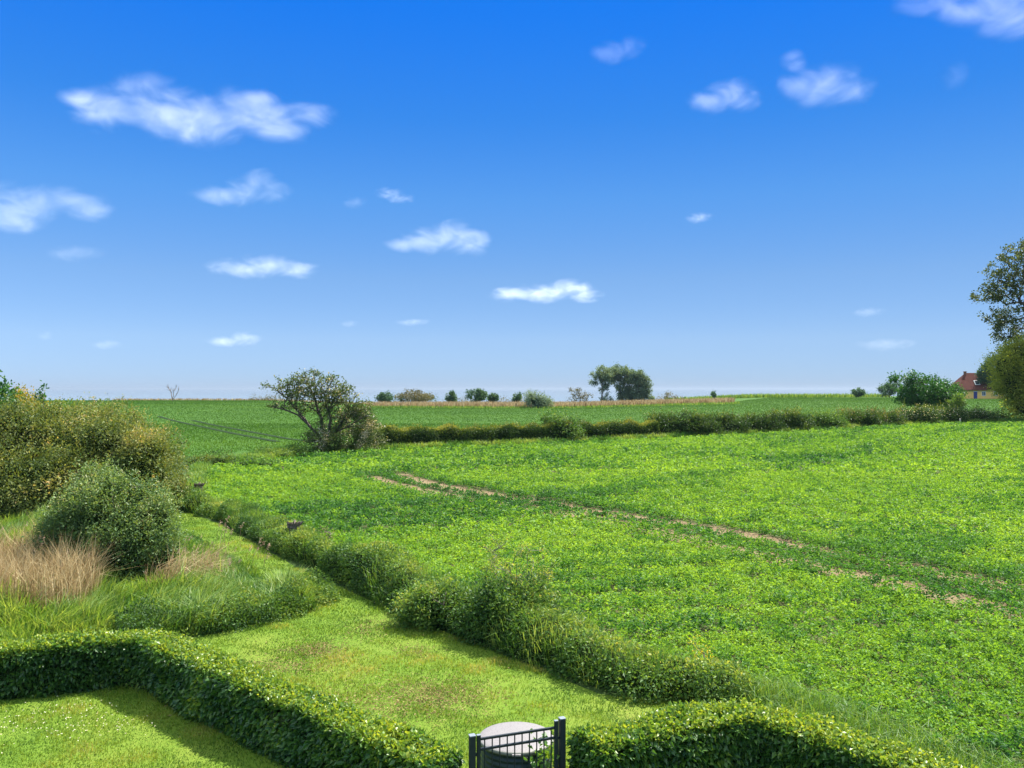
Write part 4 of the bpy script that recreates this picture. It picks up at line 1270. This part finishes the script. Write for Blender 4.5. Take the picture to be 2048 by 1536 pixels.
def gate():
    A = np.array((-0.50, 10.37))
    B = np.array((0.655, 10.79))
    ax = B - A
    Lg = np.linalg.norm(ax)
    root = empty('garden_gate', (A[0], A[1], 0), 'dark blue grey metal garden gate with vertical bars between two posts', 'gate')
    root.rotation_euler = (0, 0, math.atan2(ax[1], ax[0]))
    for x, top in ((0, 1.14), (Lg, 1.19)):
        mb = MB()
        box(mb, (x - .038, -.038, 0), (x + .038, .038, top), 0.006)
        p = mb.build('post', M['gate'], root)
        mb = MB()
        box(mb, (x - .041, -.041, top), (x + .041, .041, top + .014), 0.005)
        mb.build('cap', M['cap'], p)
    x0, x1 = 0.085, Lg - 0.085
    for x, top in ((x0, 1.135), (x1, 1.17)):
        mb = MB()
        box(mb, (x - .024, -.02, .08), (x + .024, .02, top), 0.004)
        st = mb.build('stile', M['gate'], root)
        mb = MB()
        box(mb, (x - .026, -.022, top), (x + .026, .022, top + .01), 0.004)
        mb.build('cap', M['cap'], st)
    for z in (1.085, 0.955, 0.14):
        mb = MB()
        box(mb, (x0 + .024, -.014, z - .015), (x1 - .024, .014, z + .015), 0.003)
        mb.build('rail', M['gate'], root)
    n = 10
    for i in range(n):
        x = x0 + 0.024 + (i + 0.55) * (x1 - x0 - 0.048) / n
        mb = MB()
        rod(mb, x, 0, .155, 0.940, 0.0085)
        rod(mb, x, 0, 0.970, 1.070, 0.0085)
        mb.build('bar', M['gate'], root)
    mb = MB()
    box(mb, (x1 + .024, -.012, .93), (Lg - .038, .012, .96), 0.002)
    mb.build('latch', M['gate'], root)
    for z in (0.25, 0.9):
        mb = MB()
        box(mb, (0.038, -.010, z - .02), (x0 - .024, .010, z + .02), 0.002)
        mb.build('hinge', M['gate'], root)


gate()

M['lid'] = plain_mat('speckled_lid', (.60, .55, .56), 0.6, 0, 0.3, 0.05, 60)
_nt = M['lid'].node_tree
_n = noise_node(_nt, 70, 2, 0.5)
_vo = _nt.nodes.new('ShaderNodeTexVoronoi')
_vo.inputs['Scale'].default_value = 38
_tc = _nt.nodes.new('ShaderNodeTexCoord')
_nt.links.new(_tc.outputs['Object'], _vo.inputs['Vector'])
_c = ramp(_nt, [(0.0, (.075, .066, .069)), (0.22, (.125, .113, .117)), (0.5, (.155, .142, .146))], _vo.outputs['Distance'])
_nt.links.new(_c, _nt.nodes['Principled BSDF'].inputs['Base Color'])
M['lid_rim'] = plain_mat('lid_rim', (.15, .15, .13), 0.5, 0, 0.3, 0.1, 20)
M['tank'] = plain_mat('tank_plastic', (.020, .035, .040), 0.45, 0, 0.4, 0.2, 10)


def tank():
    c = (0.06, 11.66, 0.0)
    root = empty('round_tank', c, 'round dark tank under a pale speckled lid, half hidden behind the gate', 'tank')
    rr = 0.53

    def lathe(prof, k=48):
        mb = MB()
        an = np.arange(k) * 2 * math.pi / k
        V = np.array([[(q * math.cos(a), q * math.sin(a), z) for a in an] for q, z in prof]).reshape(-1, 3)
        Fc = [[j * k + i, j * k + (i + 1) % k, (j + 1) * k + (i + 1) % k, (j + 1) * k + i] for j in range(len(prof) - 1) for i in range(k)]
        mb.add(V, Fc)
        return mb
    pr = [(rr - .06, 0.0)]
    for z in np.linspace(0.02, 0.50, 7):
        pr += [(rr - .05, z), (rr - .03, z + .02), (rr - .03, z + .04), (rr - .05, z + .06)]
    lathe(pr).build('body', M['tank'], root, smooth=True)
    lid = lathe([(0.0, .628), (.2, .622), (.4, .610), (rr - .03, .598), (rr - .012, .590)]).build('lid', M['lid'], root, smooth=True)
    lathe([(rr - .012, .5895), (rr, .585), (rr + .004, .55), (rr - .01, .535), (rr - .05, .535)]).build('rim', M['lid_rim'], lid, smooth=True)
    mb = MB()
    box(mb, (-.06, -rr - .03, .548), (.06, -rr + .004, .575), 0.006)
    mb.build('handle', M['lid'], lid)
    for x in (.13, .19):
        mb = MB()
        box(mb, (x - .02, -rr + .0, .47), (x + .02, -rr + .045, .53), 0.006)
        mb.build('clip', M['lid_rim'], root)


tank()
bush('leafy_plant', 'small bright leafy plant squeezed between tank and gate post', (0.46, 11.02, 0), [(0, 0, .45, .13, .12, .28), (0.02, 0, 0.2, .12, .1, .2)], 420, 0.085, 0.06, 'beech', 141, cat='plant', ntar=8, r_base=0.01, tint=0.75, core=False)

# ------------------------------------------------------------------ house
M['yellow_wall'] = plain_mat('yellow_render', (.80, .46, .13), 0.85, 0, 0.2, 0.08, 3)
M['pale_wall'] = plain_mat('pale_render', (.50, .40, .28), 0.85, 0, 0.2, 0.08, 3)
M['blue_door'] = plain_mat('blue_paint', (.04, .04, .16), 0.5)
M['white_paint'] = plain_mat('white_paint', (.70, .70, .68), 0.5)
M['chimney'] = plain_mat('chimney_brick', (.20, .08, .055), 0.9, var=0.3, scale=4)
m, nt, b = new_mat('roof_tiles')
_a = noise_node(nt, 1.2, 5, 0.7)
_wv = nt.nodes.new('ShaderNodeTexWave')
_wv.bands_direction = 'Z'
_wv.inputs['Scale'].default_value = 1.6
_wv.inputs['Distortion'].default_value = 0.6
_t = nt.nodes.new('ShaderNodeTexCoord')
nt.links.new(_t.outputs['Object'], _wv.inputs['Vector'])
_m = nt.nodes.new('ShaderNodeMix')
_m.inputs[0].default_value = 0.3
nt.links.new(_a, _m.inputs[2])
nt.links.new(_wv.outputs['Fac'], _m.inputs[3])
nt.links.new(ramp(nt, [(0.2, (.050, .017, .014)), (0.5, (.080, .026, .021)), (0.8, (.120, .042, .032))], _m.outputs[0]), b.inputs['Base Color'])
b.inputs['Roughness'].default_value = 0.95
b.inputs['Specular IOR Level'].default_value = 0.1
M['roof'] = m
m, nt, b = new_mat('window_glass')
b.inputs['Base Color'].default_value = (.03, .04, .05, 1)
b.inputs['Roughness'].default_value = 0.08
M['glass'] = m


def house():
    d = 262.0
    c = at(1927, d)
    z = zat(797, d)
    root = empty('yellow_house', (c[0], c[1], z), 'yellow walled house with steep red tiled hipped roof behind the small tree', 'house')
    root.rotation_euler = (0, 0, R(-4))
    Lx, Wy, hw, hr = 17.0, 8.0, 2.9, 8.2
    mb = MB()
    V = np.array([(0, 0, -1.5), (Lx, 0, -1.5), (Lx, Wy, -1.5), (0, Wy, -1.5), (0, 0, hw), (Lx, 0, hw), (Lx, Wy, hw), (0, Wy, hw)])
    mb.add(V, [[0, 1, 5, 4], [1, 2, 6, 5], [2, 3, 7, 6], [3, 0, 4, 7]])
    mb.build('wall', M['yellow_wall'], root)
    o = 0.45
    mb = MB()
    e = hw - 0.12
    E_ = [(-o - 1.6, -o, e), (Lx + o, -o, e), (Lx + o, Wy + o, e), (-o - 1.6, Wy + o, e)]
    Rg = [(2.4, Wy / 2, hr), (Lx - 2.4, Wy / 2, hr)]
    V = np.array(E_ + Rg + [(x, y, q - .18) for x, y, q in E_])
    mb.add(V, [[0, 1, 5, 4], [2, 3, 4, 5], [0, 6, 7, 1], [1, 7, 8, 2], [2, 8, 9, 3], [3, 9, 6, 0], [6, 9, 8, 7]])
    mb.add(V, [[1, 2, 5], [3, 0, 4]])
    rf = mb.build('roof', M['roof'], root)
    mb = MB()
    box(mb, (2.0, Wy / 2 - .4, hr - .9), (2.6, Wy / 2 + .4, hr + .35), 0.03)
    box(mb, (1.9, Wy / 2 - .5, hr + .35), (2.7, Wy / 2 + .5, hr + .5), 0.03)
    mb.build('chimney', M['chimney'], rf)
    # skylight lying in the roof slope
    sl = math.atan2(hr - e, Wy / 2 + o)
    mb = MB()
    u = np.array((0, math.cos(sl), math.sin(sl)))
    nn = np.array((0, -math.sin(sl), math.cos(sl)))
    for (x0, x1, t0, t1, hgt, key, nm) in ((4.0, 5.5, 2.0, 3.8, .12, 'white_paint', 'skylight'), (4.15, 5.35, 2.15, 3.65, .14, 'glass', 'pane')):
        p0 = np.array((0, -o, e))
        q = [p0 + u * t + nn * hh + np.array((x, 0, 0)) for hh in (-.05, hgt) for (x, t) in ((x0, t0), (x1, t0), (x1, t1), (x0, t1))]
        mb = MB()
        mb.add(q, [[0, 1, 2, 3], [4, 5, 6, 7], [0, 1, 5, 4], [1, 2, 6, 5], [2, 3, 7, 6], [3, 0, 4, 7]])
        oo = mb.build(nm, M[key], rf if nm == 'skylight' else sky_o)
        sky_o = oo
    mb = MB()
    box(mb, (3.1, -.06, 0), (4.2, .05, 2.2), 0.02)
    dr = mb.build('door', M['blue_door'], root)
    mb = MB()
    box(mb, (3.0, -.04, 2.2), (4.3, .05, 2.32), 0.01)
    mb.build('lintel', M['white_paint'], dr)
    mb = MB()
    rod(mb, 4.08, -.09, 1.0, 1.15, 0.03)
    mb.build('handle', M['white_paint'], dr)
    for x in (5.6, 9.2, 12.5):
        mb = MB()
        box(mb, (x, -.05, .85), (x + 1.2, -.01, .95), 0.01)
        box(mb, (x, -.05, 2.15), (x + 1.2, -.01, 2.25), 0.01)
        box(mb, (x, -.05, .95), (x + .1, -.01, 2.15), 0.01)
        box(mb, (x + 1.1, -.05, .95), (x + 1.2, -.01, 2.15), 0.01)
        box(mb, (x + .56, -.045, .95), (x + .64, -.012, 2.15), 0.01)
        w = mb.build('window', M['white_paint'], root)
        mb = MB()
        box(mb, (x + .1, -.02, .95), (x + 1.1, -.005, 2.15), 0)
        mb.build('pane', M['glass'], w)


house()
M['post_wood'] = plain_mat('post_wood', (.34, .30, .24), 0.9, var=0.25)
def stake(name, label, c, h, rad, mat, group=None):
    root_ = MB()
    rod(root_, c[0], c[1], c[2] - 0.05, c[2] + h - 0.06, rad, 10)
    rod(root_, c[0], c[1], c[2] + h - 0.0595, c[2] + h, rad, 10, rad * 0.3)
    tag(root_.build(name, M[mat], loc=np.asarray(c)), label, 'post', group)


stake('post', 'pale wooden post standing before the last pale topped hedge shrub', G(1920, 852), 0.95, 0.09, 'post_wood')
stake('post', 'thin dark post on the skyline above the yellow and orange bush', at(32, 200), zat(775, 200) - float(T(*at(32, 200)[:2])), 0.16, 'bark')

# ------------------------------------------------------------------ clouds: real volumes of mist, about 900 m up
def cloud_mat(name, centres, dens, amp, nsc, thr=0.0):
    m = bpy.data.materials.new(name)
    m.use_nodes = True
    nt = m.node_tree
    N, Lk = nt.nodes, nt.links
    N.clear()
    out = N.new('ShaderNodeOutputMaterial')
    vol = N.new('ShaderNodeVolumeScatter')
    vol.inputs['Color'].default_value = (1, 1, 1, 1)
    vol.inputs['Anisotropy'].default_value = 0.35
    tcn = N.new('ShaderNodeTexCoord')

    def math_(op, a, b_=None, clamp=False):
        n = N.new('ShaderNodeMath')
        n.operation = op
        n.use_clamp = clamp
        for i, q in enumerate((a, b_)):
            if q is None:
                continue
            if isinstance(q, (int, float)):
                n.inputs[i].default_value = q
            else:
                Lk.new(q, n.inputs[i])
        return n.outputs[0]

    # ragged edge: warp the lookup with noise
    nt1 = N.new('ShaderNodeTexNoise')
    nt1.inputs['Scale'].default_value = nsc
    nt1.inputs['Detail'].default_value = 6
    nt1.inputs['Roughness'].default_value = 0.61
    nt1.inputs['Distortion'].default_value = 0.5
    mp0 = N.new('ShaderNodeMapping')
    mp0.inputs['Scale'].default_value = (0.62, 0.62, 1.15)
    Lk.new(tcn.outputs['Object'], mp0.inputs[0])
    Lk.new(mp0.outputs[0], nt1.inputs['Vector'])
    best = None
    for (c, rad) in centres:
        mp = N.new('ShaderNodeMapping')
        mp.vector_type = 'TEXTURE'
        mp.inputs['Location'].default_value = c
        mp.inputs['Scale'].default_value = rad
        Lk.new(tcn.outputs['Object'], mp.inputs[0])
        ln = N.new('ShaderNodeVectorMath')
        ln.operation = 'DOT_PRODUCT'
        Lk.new(mp.outputs[0], ln.inputs[0])
        Lk.new(mp.outputs[0], ln.inputs[1])
        f = math_('SUBTRACT', 1.0, ln.outputs['Value'])
        # billowing tops, bases fading away
        sz_ = N.new('ShaderNodeSeparateXYZ')
        Lk.new(mp.outputs[0], sz_.inputs[0])
        f = math_('ADD', f, math_('MULTIPLY', math_('SUBTRACT', sz_.outputs['Z'], 0.1), 0.22))
        best = f if best is None else math_('MAXIMUM', best, f)
    nn = math_('MULTIPLY', math_('SUBTRACT', nt1.outputs['Fac'], 0.52), amp)
    v = math_('SUBTRACT', math_('ADD', best, nn), 0.30 + thr)
    v = math_('MINIMUM', math_('MAXIMUM', v, 0.0), 1.0)
    v = math_('MULTIPLY', math_('MULTIPLY', v, v), dens)
    # nothing outside the lobes
    v = math_('MULTIPLY', v, math_('MULTIPLY', best, 2.0, True))
    Lk.new(v, vol.inputs['Density'])
    Lk.new(vol.outputs[0], out.inputs['Volume'])
    return m


def cloud(label, blobs, tau, seed, amp=2.2, name='cloud'):
    """blobs: (px, py, rx, ry) in the photograph, placed at cloud base height"""
    b_ = np.array(blobs, float)
    py = b_[:, 1].mean()
    d = 900 * F / (HY - py)
    k = d / F
    cen = np.array(((b_[:, 0].mean() - 1024) * k, d, H + (HY - py) * k))
    centres = []
    mb = MB()
    r = np.random.default_rng(seed)
    V_all = []
    for (x, y, rx, ry) in blobs:
        c = np.array(((x - 1024) * k, d + r.uniform(-.2, .2) * rx * k, H + (HY - y) * k)) - cen
        rad = np.array((rx * k, max(rx * 0.7, ry) * k, ry * k)) * 1.55
        centres.append((tuple(c), tuple(rad)))
        bm = bmesh.new()
        bmesh.ops.create_icosphere(bm, subdivisions=3, radius=1)
        V = np.array([v.co[:] for v in bm.verts])
        Fc = np.array([[v.index for v in f.verts] for f in bm.faces])
        bm.free()
        mb.add(c + V * rad * 1.0, Fc)
    thick = float(np.mean(b_[:, 3])) * k * 1.6
    mat = cloud_mat('cloud_mist', centres, 0.066 * tau / thick, amp, 1.0 / (float(np.mean(b_[:, 3])) * k * 1.6))
    o = mb.build(name, mat)
    if len(blobs) > 1:
        md = o.modifiers.new('union', 'REMESH')
        md.mode = 'VOXEL'
        md.voxel_size = float(np.min(b_[:, 3])) * k / 5
        me = bpy.data.meshes.new_from_object(o.evaluated_get(bpy.context.evaluated_depsgraph_get()))
        o.modifiers.clear()
        old = o.data
        o.data = me
        bpy.data.meshes.remove(old)
        me.name = 'cloud'
        if not me.materials:
            me.materials.append(mat)
    o.location = cen
    return tag(o, label, 'cloud', 'small white clouds in the blue sky')


cloud('largest long white cloud with ragged wisps high on the left', [(150, 195, 45, 16), (215, 225, 70, 38), (285, 210, 60, 48), (330, 225, 80, 50), (410, 245, 90, 42), (480, 235, 75, 42), (515, 200, 40, 16), (560, 250, 70, 32), (610, 235, 55, 24)], 5.0, 201)
cloud('white cloud cut off by the left border under the largest cloud', [(-30, 420, 70, 45), (50, 415, 80, 38), (130, 405, 60, 28), (175, 425, 45, 18), (25, 445, 60, 22)], 4.0, 202)
cloud('white puff with faint tail straight below the largest cloud', [(430, 392, 50, 18), (490, 385, 45, 26), (515, 372, 40, 28), (540, 388, 36, 22)], 3.2, 203)
cloud('tiny white flake between puff with tail and bright oval cloud', [(778, 388, 26, 10), (800, 398, 24, 8)], 2.5, 204)
cloud('faint flake left of the tiny white one', [(710, 405, 24, 10)], 1.2, 205)
cloud('bright oval cloud with short tail at the middle of the sky', [(805, 490, 38, 14), (860, 482, 55, 24), (905, 475, 50, 30), (935, 488, 40, 26)], 5.0, 206)
cloud('flat white cloud above the hawthorn side of the sea horizon', [(480, 540, 55, 18), (530, 535, 60, 20), (585, 542, 50, 14)], 4.0, 207)
cloud('flat bright cloud hanging over the coastal trees', [(1030, 590, 50, 13), (1090, 588, 60, 17), (1135, 580, 45, 18), (1170, 594, 35, 12)], 5.0, 208)
cloud('small low cloud close to the horizon above the bare dead tree', [(448, 684, 36, 10), (485, 680, 30, 14)], 4.0, 209)
cloud('rounded soft cloud, left one of the pair high on the right', [(1425, 200, 45, 22), (1460, 190, 48, 28), (1485, 204, 36, 22)], 3.0, 210)
cloud('bigger soft cloud with upward wisps, right one of the high pair', [(1610, 170, 50, 32), (1655, 178, 60, 40), (1695, 188, 45, 28), (1590, 130, 28, 22)], 2.8, 211)
cloud('faint thin cloud alone above the soft pair', [(1225, 105, 42, 20), (1260, 100, 30, 22)], 1.3, 212)
cloud('white cloud filling the top right corner', [(1890, 0, 80, 18), (1970, 15, 80, 30), (2030, 45, 60, 42), (2080, 20, 80, 60)], 3.2, 213)
cloud('tiny flat cloud alone in the empty right half of the sky', [(1397, 437, 24, 10)], 2.6, 214)
cloud('faint smear of cloud under the one at the left border', [(145, 507, 52, 15)], 1.1, 215)
cloud('barely visible wisp below the top right corner cloud', [(1915, 152, 26, 24)], 0.7, 216)
cloud('faint low smear between small low cloud and left border', [(212, 690, 28, 9)], 1.5, 217)
cloud('faint low smear above the hawthorn tree', [(825, 645, 30, 7)], 1.4, 218)
cloud('faint low smear high over the lone crest tree', [(1737, 625, 28, 9)], 1.2, 219)
cloud('broad faint smear just over the lone crest tree', [(1775, 690, 50, 12)], 0.9, 220)
cloud('tiny faint dot of cloud low at the left border', [(92, 672, 16, 9)], 1.4, 221)
cloud('tiny faint dot of cloud above the hawthorn crown', [(700, 648, 18, 7)], 1.3, 222)

# ------------------------------------------------------------------ the hazy sea air
mb = MB()
lo, hi = (-40500, -150, -18), (40500, 40500, 40)
c8 = [(x, y, z) for z in (lo[2], hi[2]) for (x, y) in ((lo[0], lo[1]), (hi[0], lo[1]), (hi[0], hi[1]), (lo[0], hi[1]))]
mb.add(c8, [[3, 2, 1, 0], [4, 5, 6, 7], [0, 1, 5, 4], [1, 2, 6, 5], [2, 3, 7, 6], [3, 0, 4, 7]])
m = bpy.data.materials.new('haze_air')
m.use_nodes = True
nt = m.node_tree
nt.nodes.remove(nt.nodes['Principled BSDF'])
pv = nt.nodes.new('ShaderNodeVolumePrincipled')
pv.inputs['Color'].default_value = (0.25, 0.30, 0.38, 1)
pv.inputs['Density'].default_value = 0.00008
pv.inputs['Anisotropy'].default_value = 0.2
nt.links.new(pv.outputs[0], nt.nodes['Material Output'].inputs['Volume'])
tag(mb.build('haze', m), kind='stuff')
